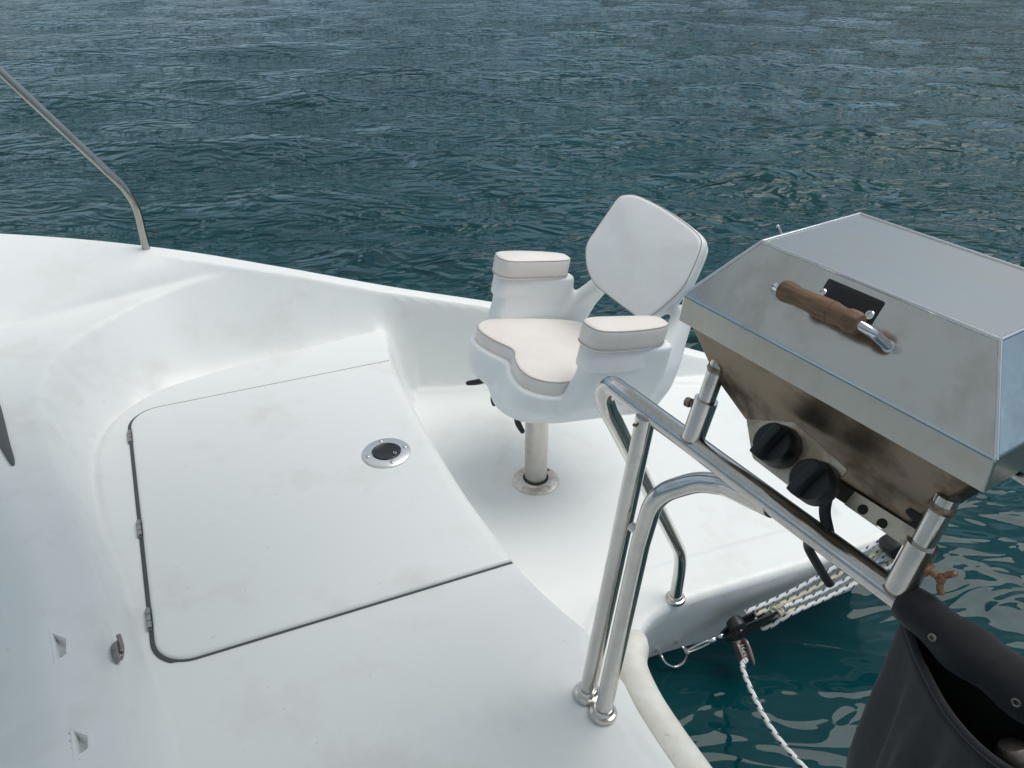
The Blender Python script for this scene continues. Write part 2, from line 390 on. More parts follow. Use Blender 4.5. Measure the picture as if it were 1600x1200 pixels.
W1 = poly([(.6, 2.56, gz(.6)), (.12, 2.53, gz(.12)), (-.43, 2.485, gz(-.43)), (-.82, 2.455, gz(-.82)), (-1.0, 2.41, .70), (-1.16, 2.30, ZL + .01), (-1.27, 2.12, ZL), (-1.305, 1.93, ZL), (-1.245, 1.71, ZL), (-1.10, 1.47, ZL), (-.937, 1.253, ZL), (-.78, 1.033, ZL), (-.61, .76, ZL), (-.34, .2, ZL), (.15, -.8, ZL), (.4, -1.3, ZL)])
L2 = poly([(-.60, 2.475, .645), (-.82, 2.458, .692), (-1.0, 2.418, .703), (-1.17, 2.345, ZL + .012), (-1.35, 2.225, ZL), (-1.49, 2.11, ZL), (-1.62, 1.99, ZL), (-1.82, 1.87, ZL), (-2.2, 1.76, ZL), (-2.7, 1.70, ZL)])
L3 = poly([(-2.7, 1.36, ZL), (-1.9, 1.46, ZL), (-1.45, 1.50, ZL), (-1.21, 1.435, ZL), (-1.03, 1.233, ZL), (-.885, 1.045, ZL), (-.80, .90, ZL), (-.72, .775, ZL), (-.45, .2, ZL), (.02, -.8, ZL), (.3, -1.3, ZL)])
FB = poly([(-2.0, 2.38), (-.9, 2.405), (-.386, 2.44), (.1, 2.468), (.585, 2.50), (.80, 2.525), (1.3, 2.54)])
GI = poly([(x, gy(x), gz(x)) for x in (-2.7, -1.7, -1.2, -.82, -.43, .12, .71, .95, 1.3)])
# outline of the boat, going round: outboard side, stern, inner edge of the platform, notch, bridge-deck aft edge
OUT = [(-2.45, 2.505), (-1.7, 2.50), (-1.2, 2.50), (-.82, 2.518), (-.43, 2.548), (.12, 2.592), (.60, 2.622), (.86, 2.60), (.98, 2.50), (1.03, 2.3), (1.09, 1.95), (1.115, 1.74), (1.09, 1.655), (1.03, 1.617), (.80, 1.532), (.47, 1.413), (.385, 1.372), (.335, 1.315), (.312, 1.24), (.285, 1.15), (.262, 1.07), (.278, .985), (.312, .90), (.35, .82), (.47, .57), (.75, .0), (1.2, -.9), (1.3, -1.2)]
OUTC = [Vector(p) for p in OUT]
outl = [tuple(p) for p in catmull([Vector((*p, 0)) for p in OUT], 8)] + [(1.3, -1.25, 0), (-2.45, -1.25, 0), (-2.45, 2.505, 0)]
OUTP = np.array(outl)

def inside(X, Y):
    ins = np.zeros(X.shape, bool); Q = OUTP
    for i in range(len(Q) - 1):
        x0, y0, x1, y1 = Q[i][0], Q[i][1], Q[i + 1][0], Q[i + 1][1]
        if y0 == y1: continue
        ins ^= ((y0 > Y) != (y1 > Y)) & (X < (x1 - x0) * (Y - y0) / (y1 - y0) + x0)
    return ins
def bulge(t): return sm(t) * .35 + np.clip(t, 0, 1) * .65      # wall profile with softened foot and lip
def deck_z(X, Y, roll=True):
    # ---- seat side
    dF, sF, _, _, _ = field(F_, X, Y); dW, sW, zW, _, _ = field(W1, X, Y)
    t = dF / (dF + dW + 1e-9); t = np.where(sF > 0, 0, np.where(sW > 0, t, 1.0))
    dip = np.minimum(.085, .30 * (dF + dW)); base = ZS - dip * sm(t / .30) * (t > 0)
    zA = base + (zW - base) * np.clip((t - .22) / .78, 0, 1) ** 1.08
    d2, s2, z2, _, _ = field(L2, X, Y); dG, sG, zG, _, _ = field(GI, X, Y); d3, s3, _, _, _ = field(L3, X, Y)
    outer = sW < 0
    tl = dW / (dW + d2 + 1e-9); up = (s2 < 0) & outer
    led = np.where(X < -.9, zW + (z2 - zW) * tl, zW)
    led = np.where(Y < 1.55, ZL, led)
    t2 = np.clip(d2 / (d2 + dG + 1e-9), 0, 1)
    led = np.where(up, z2 + (zG - z2) * (1 - (1 - t2) ** 2.6), led)
    fall = np.where((s3 < 0) & outer, d3, 0)
    led = led - .05 * sm(fall / .20) - .10 * np.clip(fall - .02, 0, 1)
    zA = np.where(outer, led, zA)
    def blob(px, py, z, a, ra, rb, ang):
        p = atz(px, py, z); c_, s_ = math.cos(ang), math.sin(ang); q = (X - p.x) * c_ + (Y - p.y) * s_; w = -(X - p.x) * s_ + (Y - p.y) * c_
        return a * np.exp(-(q / ra) ** 2 - (w / rb) ** 2)
    zA = zA + blob(203, 1065, .585, .012, .034, .016, R(-64))
    # ---- platform side
    dB, sB, _, _, _ = field(FB, X, Y)
    tb = dB / (dB + dG + 1e-9); tb = np.where(sB > 0, tb, 0)
    zB = ZP + (np.maximum(zG, ZP) - ZP) * bulge(tb) + .012 * np.exp(-((dB / .035) ** 2)) * (zG > ZP + .03)
    dO, _, _, nx, ny = field(OUTP, X, Y)
    zB = zB - .007 * sm((dO - .13) / .02) * (sB < 0)
    # ---- step between them
    dE, sE, _, _, _ = field(E_, X, Y); te = sm((-sE * dE + .062) / .085)
    z = zB + (zA - zB) * te
    cap = sG > 0
    z = np.where(cap, np.maximum(zG, ZP) + .004 * np.clip(dG / .02, 0, 1), z)
    # ---- roll-off at the outline
    if roll:
        near = (ny < 1.10) & (nx > .2)
        rad = np.where(near, .085, .022); dep = np.where(near, .11, .022)
        w = sm((1.20 - ny) / .14) * (nx > .2); rad = .022 + w * .098; dep = .022 + w * .125
        q = np.clip(1 - dO / rad, 0, 1); z = z - dep * ((1 - w) * (1 - np.sqrt(np.clip(1 - q * q, 0, 1))) + w * q ** 1.35)
    return z

NOTCH = []
for q in (((82, 990), (103, 998), (104, 1022), (90, 1031)), ((115, 1142), (137, 1150), (138, 1170), (121, 1181))):
    P = []
    for (x, y) in q:
        p = atz(x, y, .65)
        for _ in range(5): p = atz(x, y, float(deck_z(np.array([p.x]), np.array([p.y]))[0]))
        P.append(p.xy)
    if sum(P[i].x * P[(i + 1) % 4].y - P[(i + 1) % 4].x * P[i].y for i in range(4)) < 0: P.reverse()
    NOTCH.append(P)
def build_notches(parent):
    for P in NOTCH:
        loops = [(offset(P, -.008), -.0004), (offset(P, -.005), .0009), (P, .0007), (offset(P, .002), -.004), (offset(P, .004), -.016)]; V = []; Fc = []
        for lp, dz in loops:
            zz = deck_z(np.array([p.x for p in lp]), np.array([p.y for p in lp])); V += [(p.x, p.y, float(z) + dz) for p, z in zip(lp, zz)]
        for i in range(4):
            for k in range(4): k2 = (k + 1) % 4; Fc.append((i * 4 + k, i * 4 + k2, (i + 1) * 4 + k2, (i + 1) * 4 + k))
        Fc.append((16, 17, 18, 19)); o = from_data('moulded_notch', V, Fc, M_gel, parent, False)
def build_deck(parent):
    xs = np.concatenate([np.arange(-2.47, -1.95, .02), np.arange(-1.95, 1.16, .0075), np.arange(1.16, 1.34, .02)])
    ys = np.concatenate([np.arange(-1.28, .55, .02), np.arange(.55, 2.65, .006)])
    X, Y = np.meshgrid(xs, ys, indexing='ij'); nx, ny = X.shape
    ins = inside(X, Y)
    _, _, _, PX, PY = field(OUTP, X, Y)
    X = np.where(ins, X, PX); Y = np.where(ins, Y, PY)
    Z = deck_z(X, Y); dF_, sF_, _, _, _ = field(F_, X, Y); m = ((sF_ < 0) | (dF_ < .05)) & (X < -.35) & (Y < gy(X) - .012) & ins
    dW_, sW_, _, _, _ = field(W1, X, Y); d2_, s2_, _, _, _ = field(L2, X, Y); dG_, _, _, _, _ = field(GI, X, Y)
    tw = dF_ / (dF_ + dW_ + 1e-9); t2_ = d2_ / (d2_ + dG_ + 1e-9)
    mw = m & (((sW_ > 0) & (tw > .20) & (tw < .93) & (Y > 1.6)) | ((sW_ < 0) & (s2_ < 0) & (t2_ > .10) & (t2_ < .95)))
    for k_ in range(90):
        B = Z.copy(); B[1:-1, 1:-1] = (Z[1:-1, 1:-1] * 2 + Z[:-2, 1:-1] + Z[2:, 1:-1] + Z[1:-1, :-2] + Z[1:-1, 2:]) / 6
        Z = np.where(mw, B, Z)
    for _ in range(2):
        B = Z.copy(); B[1:-1, 1:-1] = (Z[1:-1, 1:-1] * 2 + Z[:-2, 1:-1] + Z[2:, 1:-1] + Z[1:-1, :-2] + Z[1:-1, 2:]) / 6
        Z = np.where(m, B, Z)
    idx = np.arange(nx * ny).reshape(nx, ny)
    c = np.stack([idx[:-1, :-1], idx[1:, :-1], idx[1:, 1:], idx[:-1, 1:]], -1).reshape(-1, 4)
    fi = ins.reshape(-1)[c]; keep = fi.any(1); c = c[keep]
    used = np.unique(c); rm = -np.ones(nx * ny, int); rm[used] = np.arange(len(used)); c = rm[c]
    V = np.stack([X.reshape(-1)[used], Y.reshape(-1)[used], Z.reshape(-1)[used]], -1)
    me = bpy.data.meshes.new('deck_moulding'); me.from_pydata(V.tolist(), [], c.tolist()); me.update()
    bm = bmesh.new(); bm.from_mesh(me)
    def inpoly(P, c_): return all((P[(i + 1) % 4] - P[i]).cross(c_.xy - P[i]) > 0 for i in range(4))
    cut = [f for f in bm.faces if -1.3 < f.verts[0].co.x < -.5 and f.verts[0].co.y < 1.2 and any(inpoly(offset(P, -.0045), f.calc_center_median()) for P in NOTCH)]
    outer_v = set(v for v in bm.verts if v.is_boundary)
    bmesh.ops.delete(bm, geom=cut, context='FACES')
    bmesh.ops.remove_doubles(bm, verts=[v for v in bm.verts if v.is_boundary and v in outer_v], dist=.0006)
    bmesh.ops.dissolve_degenerate(bm, dist=.0001, edges=bm.edges[:])
    be = [e for e in bm.edges if e.is_boundary and not (-1.3 < e.verts[0].co.x < -.5 and .4 < e.verts[0].co.y < 1.25)]
    for dz in (.05, .30, .75):
        g = bmesh.ops.extrude_edge_only(bm, edges=be)['geom']
        vs = [v for v in g if isinstance(v, bmesh.types.BMVert)]
        for v in vs:
            a = np.argmin((OUTP[:, 0] - v.co.x) ** 2 + (OUTP[:, 1] - v.co.y) ** 2); t_ = OUTP[min(a + 1, len(OUTP) - 1)] - OUTP[max(a - 1, 0)]; nn = Vector((t_[1], -t_[0], 0))
            if nn.length > 1e-6 and v.co.x > -2.4 and v.co.y > -1.2: nn.normalize(); v.co += nn * {.05: .007, .30: .065, .75: .06}[dz]
            v.co.z = v.co.z - dz if dz < .4 else -.5
        be = [e for e in g if isinstance(e, bmesh.types.BMEdge)]
    bm.to_mesh(me); bm.free()
    return link('deck_moulding', me, M_gel, parent)

boat = empty('catamaran', 'white fibreglass boat stern with moulded seat locker, bulwark and low stern platform', 'boat')
deck = build_deck(boat); build_notches(boat)

# cream rub rail along the aft edge of the near deck
rp = [p for p in outl if p[0] > .2 and p[1] < 1.25 and p[1] > -1.2]
rp = [Vector((p[0], p[1], 0)) for p in rp]
rp = catmull(rp[::2], 4)
def strip(path):
    V = []; Fc = []; N = len(path); prof = [(-.040, .010), (-.034, .026), (-.022, .036), (-.004, .039), (.012, .035), (.022, .024), (.026, .008), (.026, -.06), (.018, -.085), (-.01, -.09)]; K = len(prof)
    for i, p in enumerate(path):
        t = (path[min(i + 1, N - 1)] - path[max(i - 1, 0)]).normalized(); nrm = Vector((-t.y, t.x, 0))
        if nrm.x < 0: nrm = -nrm
        e = min(1, max(.04, sum((path[k + 1] - path[k]).length for k in range(i)) / .13)) ** .7
        for (a, b) in prof: V.append(p + nrm * (a * e - .012 * (1 - e)) + Vector((0, 0, .392 - .11 * (1 - e) + b * e)))
    for i in range(N - 1):
        for k in range(K - 1): Fc.append((i * K + k, i * K + k + 1, (i + 1) * K + k + 1, (i + 1) * K + k))
    Fc.append(tuple(range(K))); Fc.append(tuple(range((N - 1) * K, N * K)))
    return from_data('rub_rail', V, Fc, M_rub, boat)
rub = strip(rp); rub['label'] = 'worn cream rubbing strip round the deck edge above the water'

# ------------------------------------------------------------------ canopy over the cockpit
bim = empty('bimini_top', 'grey canvas sun canopy on a steel frame above the cockpit', 'canopy', (-.9, -1.2, ZS)); bim.matrix_basis = Matrix.Translation(bim.location)
def build_bimini():
    m = mat('canopy_canvas', (.72, .74, .74), .85); t = NT(m); t.bump(t.noise(t.coord(), 8, 4), .01, .3)
    tr = t.add('ShaderNodeBsdfTranslucent'); tr.inputs['Color'].default_value = (.75, .77, .78, 1); mx = t.add('ShaderNodeMixShader'); mx.inputs[0].default_value = .58   # cloth lets light through, set high to lift the light underneath
    t.link(t.b.outputs[0], mx.inputs[1]); t.link(tr.outputs[0], mx.inputs[2]); t.link(mx.outputs[0], t.n['Material Output'].inputs['Surface'])
    Ub = Vector((.915, .403, 0)).normalized(); Vb = Vector((-Ub.y, Ub.x, 0))
    U0, U1, V0, V1, n = -2.6, .95, -2.4, 2.02, 18; V = []; Fc = []
    def at(u, v, z): return Ub * u + Vb * v + Vector((0, 0, z))
    def top(i, j): return 2.42 + .10 * math.sin(math.pi * j / n) + .02 * math.sin(math.pi * i / n * 3) ** 2
    for i in range(n + 1):
        for j in range(n + 1): V.append(loc(bim, at(U0 + (U1 - U0) * i / n, V0 + (V1 - V0) * j / n, top(i, j))))
    for i in range(n):
        for j in range(n): Fc.append((i * (n + 1) + j, (i + 1) * (n + 1) + j, (i + 1) * (n + 1) + j + 1, i * (n + 1) + j + 1))
    o = from_data('canvas', V, Fc, m, bim); sdm = o.modifiers.new('solid', 'SOLIDIFY'); sdm.thickness = .004
    for u in (U0 + .05, -1.4, -.1, U1 - .05): tube('frame_bow', catmull([at(u, V0 + .03, 2.40), at(u, -1.2, 2.465), at(u, 0, 2.495), at(u, 1.1, 2.465), at(u, V1 - .03, 2.40)], 8), .0125, M_tube, bim, 12)
    for v in (V0 + .03, V1 - .03):
        tube('frame_rail', [at(U0 + .03, v, 2.405), at(U1 - .03, v, 2.405)], .0125, M_tube, bim, 12)
        for u in (U0 + .3, -1.9): tube('frame_leg', [at(u, v, 2.40), at(u - .1, v, .45)], .0125, M_tube, bim, 12)
build_bimini()

# ------------------------------------------------------------------ hatch lid
U = Vector((.915, .403, 0)).normalized(); Vv = Vector((-U.y, U.x, 0))
hA, hB, hC, hD = [atz(*p, ZS) for p in ((203, 648), (612, 560), (808, 880), (247, 1046))]
def lid_outline():
    edge = [Vector((p[0], p[1])) for p in E_ if hC.y - .004 < p[1] < hB.y + .004]           # along the seat edge
    edge = [p + Vector((.017, .008)) for p in edge]
    a, d = hA.xy, hD.xy; b = edge[0]; c = edge[-1]
    pts = fillet([b.to_3d(), a.to_3d(), d.to_3d(), c.to_3d()], [.075, .075], 10)
    L = []
    for i in range(len(pts) - 1):
        m = max(1, int((pts[i + 1] - pts[i]).length / .02))
        for k in range(m): L.append((pts[i] + (pts[i + 1] - pts[i]) * k / m).xy)
    ed = list(reversed(edge)); q = [ed[0]]
    for i in range(len(ed) - 1):
        m = max(1, int((ed[i + 1] - ed[i]).length / .02))
        for k in range(1, m + 1): q.append(ed[i] + (ed[i + 1] - ed[i]) * k / m)
    return L + q[:-1]
LID = lid_outline()
def drape(V, add):
    X = np.array([v[0] for v in V]); Y = np.array([v[1] for v in V]); Z = deck_z(X, Y, False)
    return [Vector((v[0], v[1], z + v[2] + add)) for v, z in zip(V, Z)]
V_, F2 = slab_data(LID, [(0, -.006), (0, .003), (.0012, .0060), (.0035, .0085), (.007, .0097), (.012, .0102)], .001, 22)
lid = from_data('hatch_lid', drape(V_, 0), F2, M_lid, boat); lid['label'] = 'large white lift-up locker lid with rounded corners'
# dark seal in the joint round the lid (three straight sides, not the outer edge)
def seal():
    G = [p for p in LID]; k = max(range(len(G)), key=lambda i: -(G[i] - hC.xy).length)
    run = G[:k + 1]; V = []; Fc = []; N = len(run)
    off = offset(G, -.0065)[:k + 1]; off2 = offset(G, .004)[:k + 1]
    hl = [(p - hA.xy).length + (p - hD.xy).length - (hA - hD).length for p in run]
    for i in range(N):
        w = .0025 if hl[i] < .03 else (.0035 if (run[i] - hA.xy).length < (run[i] - hD.xy).length else -.002)
        o2 = off[i] + (off[i] - off2[i]).normalized() * w
        V += [(off2[i].x, off2[i].y, .0022), (o2.x, o2.y, .0022), (o2.x, o2.y, -.003)]
    for i in range(N - 1):
        for j in (0, 1): Fc.append((i * 3 + j, i * 3 + j + 1, i * 3 + j + 4, i * 3 + j + 3))
    return from_data('seal', drape(V, 0), Fc, M_gasket, lid)
seal()
M_hinge = make_steel('hinge_steel', (.40, .39, .38), .3, .4, (.2, .17, .15), 30, .2)
hdir = (hD - hA).normalized(); hout = Vector((hdir.y, -hdir.x, 0)); hout = hout if hout.x < 0 else -hout
for (px, py) in ((199, 684), (216, 827), (232, 968)):
    c0 = atz(px, py, ZS + .004); ctr = hA + hdir * (c0 - hA).dot(hdir) + hout * .006; ctr.z = ZS + .006
    h = tube('hinge', [ctr - hdir * .028, ctr + hdir * .028], .0040, M_hinge, lid, 14)
    for k in range(3):
        q = ctr + hdir * (-.02 + .02 * k); tube('knuckle', [q - hdir * .0085, q + hdir * .0085], .0050, M_hinge, lid, 14)
    box8('hinge_leaf', [ctr + hdir * a + hout * b + Vector((0, 0, z)) for z in (-.006, -.002) for (a, b) in ((-.03, -.004), (.03, -.004), (.03, .007), (-.03, .007))], M_hinge, lid, .0008, 1)

# ------------------------------------------------------------------ deck socket
sc = atz(604, 708, ZS + .0115); RS = .065
sock = lathe('deck_socket', [(RS, 0), (RS, .003), (RS - .004, .0055), (.040, .0065), (.0385, .004), (.0385, .001)], make_steel('socket_alloy', (.74, .74, .74), .36, .1, (.4, .38, .35), 20, .1), boat, sc, seg=48)
sock['label'] = 'round metal deck socket with black plug on the locker lid'
lathe('plug', [(.037, .001), (.037, .006), (.034, .0075), (.030, .0055), (.004, .0050)], M_black, sock, sc, seg=40)
for a in (25, 115, 205, 295):
    p = sc + Vector((math.cos(R(a)), math.sin(R(a)), 0)) * .0515 + Vector((0, 0, .0058)); screw(sock, p, .0062, m=M_ped)
tube('plug_ring', [sc + Vector((.024 + .004 * math.cos(a), -.008 + .004 * math.sin(a), .0078)) for a in [2 * math.pi * k / 12 for k in range(13)]], .0008, M_ped, sock, 6)

# ------------------------------------------------------------------ fitting on the coaming wall and a dark leaf-shaped slab beyond it
pc = atz(185, 1017, .56); zc = deck_z(np.array([pc.x]), np.array([pc.y]))[0]
for _ in range(4): pc = atz(185, 1017, zc); zc = float(deck_z(np.array([pc.x]), np.array([pc.y]))[0])
wn_ = Vector((.80, .35, .48)).normalized(); wu = Vector((.62, -.75, 0)).normalized(); wu = (wu - wn_ * wu.dot(wn_)).normalized(); ww = wn_.cross(wu)
def tfw(p0, a, b, n): return lambda v: p0 + a * v[0] + b * v[1] + n * v[2]
M_tarn = make_steel('tarnished_steel', (.34, .31, .285), .33, .6, (.14, .11, .09), 30, .2)
catch = slab('catch_plate', circle2(0, 0, .021, .0095, 28), rounded_rings(-.008, .004, .002), M_tarn, boat, .001, 3, tfw(pc, wu, ww, wn_))
catch['label'] = 'small tarnished metal catch on the moulded coaming wall'
tube('catch_arm', catmull([pc + wn_ * .004 - wu * .030, pc + wn_ * .006 - wu * .018, pc + wn_ * .007 - wu * .004, pc + wn_ * .006 + wu * .008], 5), .0042, M_tarn, catch, 10)
screw(catch, pc + wn_ * .004 + wu * .013, .0045, wn_, M_tarn)
zq = max(float(deck_z(np.array([atz(x, y, .67).x]), np.array([atz(x, y, .67).y]))[0]) for (x, y) in ((0, 640), (10, 680), (20, 715))) + .001
pads = [atz(x, y, zq) for (x, y) in ((-40, 540), (-8, 610), (4, 645), (15, 690), (23, 720), (18, 727), (4, 706), (-12, 675), (-45, 610))]
pad = slab('leaf_slab', [(p.x, p.y) for p in catmull(pads, 4, True)], rounded_rings(-.03, .006, .003), M_gasket, boat, .002, 3, lambda v: Vector((v[0], v[1], zq + v[2])))
pad['label'] = 'dark grey leaf-shaped slab on the coaming'

# ------------------------------------------------------------------ water
def build_water():
    rs = [0.0]; r = .35
    while r < 60: rs.append(r); r *= 1.0125
    while r < 6000: rs.append(r); r *= 1.09
    rs = np.array(rs[1:]); na = 640; th = np.linspace(0, 2 * math.pi, na, endpoint=False)
    Rr, T = np.meshgrid(rs, th, indexing='ij'); cx, cy = .6, 1.0
    X = cx + Rr * np.sin(T); Y = cy + Rr * np.cos(T); Z = np.zeros_like(X)
    rng = np.random.RandomState(3)
    for k in range(26):
        lam = .55 * (1.16 ** k) if k < 16 else rng.uniform(.7, 3.5); a = R(rng.normal(188, 26)); ph = rng.uniform(0, 6.28)
        kx, ky = math.sin(a) * 2 * math.pi / lam, math.cos(a) * 2 * math.pi / lam
        amp = .0085 * lam ** .62 / (1 + (lam / 3.2) ** 2)
        fade = np.clip(1.5 - (Rr * .0125) / (lam * .16), 0, 1)
        Z += amp * fade * np.sin(kx * X + ky * Y + ph + .5 * np.sin(.31 * X + k) + .4 * np.sin(.27 * Y - k))
    V = np.stack([X, Y, Z], -1).reshape(-1, 3).tolist(); V.append([cx, cy, 0]); n = len(rs); Fc = []
    I = np.arange(n * na).reshape(n, na); J = np.roll(I, -1, axis=1)
    Fc = np.stack([I[:-1], I[1:], J[1:], J[:-1]], -1).reshape(-1, 4).tolist()
    Fc += [(len(V) - 1, int(I[0, k]), int(J[0, k])) for k in range(na)]
    o = from_data('water', V, Fc, M_water, None, True, False); o.location.z = -.035; o['kind'] = 'structure'
    bm = bmesh.new(); bm.from_mesh(o.data); bm.faces.ensure_lookup_table()
    if bm.faces[0].normal.z < 0: bmesh.ops.reverse_faces(bm, faces=bm.faces)
    bm.to_mesh(o.data); bm.free()
    return o
water = build_water()

# ------------------------------------------------------------------ unseen shore ridge, added to darken the water's reflections
def build_added_hills():
    V = []; Fc = []; na, nr = 220, 22
    for j in range(nr):
        for i in range(na):
            az = R(-75 + 150 * i / (na - 1)); t = j / (nr - 1); r = 260 + 260 * t
            base = 8 + 40 / (1 + math.exp(-(math.degrees(az) - 16) / 8)) + 4 * mnoise.noise(Vector((az * 3, 0, 3)))
            h = base * math.sin(min(1, t * 1.25) * math.pi / 2) + 5 * mnoise.fractal(Vector((math.sin(az) * r / 40, math.cos(az) * r / 40, 1)), 1, 2, 5) * min(1, t * 4)
            V.append((r * math.sin(az), r * math.cos(az), -1 + h))
    for j in range(nr - 1):
        for i in range(na - 1): Fc.append((j * na + i, j * na + i + 1, (j + 1) * na + i + 1, (j + 1) * na + i))
    m = mat('added_hill', (.06, .075, .035), .9); t = NT(m); v = t.coord(); n = t.noise(v, .11, 6, .65)
    t.link(t.ramp(n, [(.35, (.012, .024, .022)), (.55, (.025, .038, .032)), (.72, (.06, .06, .05))]), t.b.inputs['Base Color']); t.bump(t.noise(v, .5, 4), 2.0, .6)
    o = from_data('added_hills', V, Fc, m, None, True, True); o['kind'] = 'structure'; return o
build_added_hills()

# ------------------------------------------------------------------ chair
ch0 = atz(837, 748, ZP); ch0.z = ZP - .007
yaw = math.atan2(-U.y, -U.x) + R(4)
chair = empty('swivel_chair', 'white moulded swivel chair with cream cushions on a steel pedestal', 'chair', ch0, yaw)
chair.matrix_basis = Matrix.Translation(ch0) @ Matrix.Rotation(yaw, 4, 'Z')
CY = -.033
TILT = Matrix.Translation((-.06, 0, .410)) @ Matrix.Rotation(R(-11), 4, 'Y') @ Matrix.Translation((.06, 0, -.42))   # seat tipped back on its swivel
fl = lathe('base_flange', [(.074, 0), (.074, .003), (.071, .0055), (.049, .008), (.046, .014), (.041, .014), (.0395, .006)], M_flange, chair, (0, 0, 0), seg=48)
for a in (20, 110, 200, 290): screw(fl, Vector((math.cos(R(a)), math.sin(R(a)), 0)) * .0605 + Vector((0, 0, .0065)), .0062, m=M_rust if a == 200 else M_ped)
lathe('collar_shadow_ring', [(.0398, .004), (.0398, .0125), (.037, .0125)], M_rubber, fl, (0, 0, 0), seg=40)  # black ring stands in for the shaded gap round the pedestal foot
ped = lathe('pedestal', [(.0335, .002), (.0335, .022), (.0355, .024), (.0355, .33)], M_ped, chair, (0, 0, 0), seg=48)
slab('slot', circle2(0, 0, .0045, .017, 20), [(0, -.002), (0, .0006), (.0008, .001)], M_black, ped, 0, 2, lambda v: Vector((.0352 * math.cos(-.0 + 0.35 + v.x / .036) + 0 * v.z, .0352 * math.sin(0.35 + v.x / .036), .262 + v.y)) + Vector((math.cos(.35), math.sin(.35), 0)) * v.z)

# moulded shell: rough solids fused by voxel remesh
def loft(bm, loops):
    vs = [[bm.verts.new(p) for p in lp] for lp in loops]; n = len(vs[0])
    for a, b in zip(vs[:-1], vs[1:]):
        for k in range(n): bm.faces.new((a[k], a[(k + 1) % n], b[(k + 1) % n], b[k]))
    bm.faces.new(vs[0][::-1]); bm.faces.new(vs[-1])
def rrect(x0, x1, y0, y1, r, n=6):
    out = []
    for (cx, cy, a0) in ((x1 - r, y1 - r, 0), (x0 + r, y1 - r, 90), (x0 + r, y0 + r, 180), (x1 - r, y0 + r, 270)):
        for k in range(n + 1): a = R(a0 + 90 * k / n); out.append((cx + r * math.cos(a), cy + r * math.sin(a)))
    return out
SEAT = [(-.285, 0), (-.28, .10), (-.24, .165), (-.13, .198), (-.02, .208), (.055, .208), (.105, .175), (.118, .125), (.104, .062), (.078, 0)]
SEAT = SEAT + [(x, -y) for (x, y) in SEAT[-2:0:-1]]
SEATC = [Vector((p.x, p.y + CY)) for p in catmull([Vector((x, y, 0)) for (x, y) in SEAT], 8, True)]
KB = .38; bl = math.sqrt(1 + KB * KB); by_ = R(7); bf = Vector((math.cos(by_), math.sin(by_), 0)); bside = Vector((-math.sin(by_), math.cos(by_), 0))
bup = (-bf * KB + Vector((0, 0, 1))) / bl; bn = (bf + Vector((0, 0, KB))) / bl; bo = Vector((-.205, CY + .012, .40))
def back_tf(h=0): return lambda v: bo + bside * v[0] + bup * v[1] + bn * (v[2] + h)
_rot = chair.matrix_basis.to_3x3() @ TILT.to_3x3(); _bw = chair.matrix_basis @ (TILT @ (bo + bn * .035)); _nw = _rot @ bn
BACK = []
for (x, y) in ((640, 55), (690, 60), (780, 105), (870, 168), (910, 208), (914, 245), (885, 320), (850, 388), (790, 450), (728, 497), (690, 502), (650, 475), (590, 430), (530, 380), (500, 320), (497, 242), (530, 185), (580, 112), (612, 68)):
    q = atplane(700 + x / 2.307, 280 + y / 2.307, _bw, _nw) - _bw; q = _rot.transposed() @ q; BACK.append((q.dot(bside), q.dot(bup)))
if sum(BACK[i][0] * BACK[(i + 1) % len(BACK)][1] - BACK[(i + 1) % len(BACK)][0] * BACK[i][1] for i in range(len(BACK))) < 0: BACK.reverse()
BACKC = [p.xy for p in catmull([Vector((x, y, 0)) for (x, y) in BACK], 5, True)]
print('BACK', [(round(a, 3), round(b, 3)) for a, b in BACK])
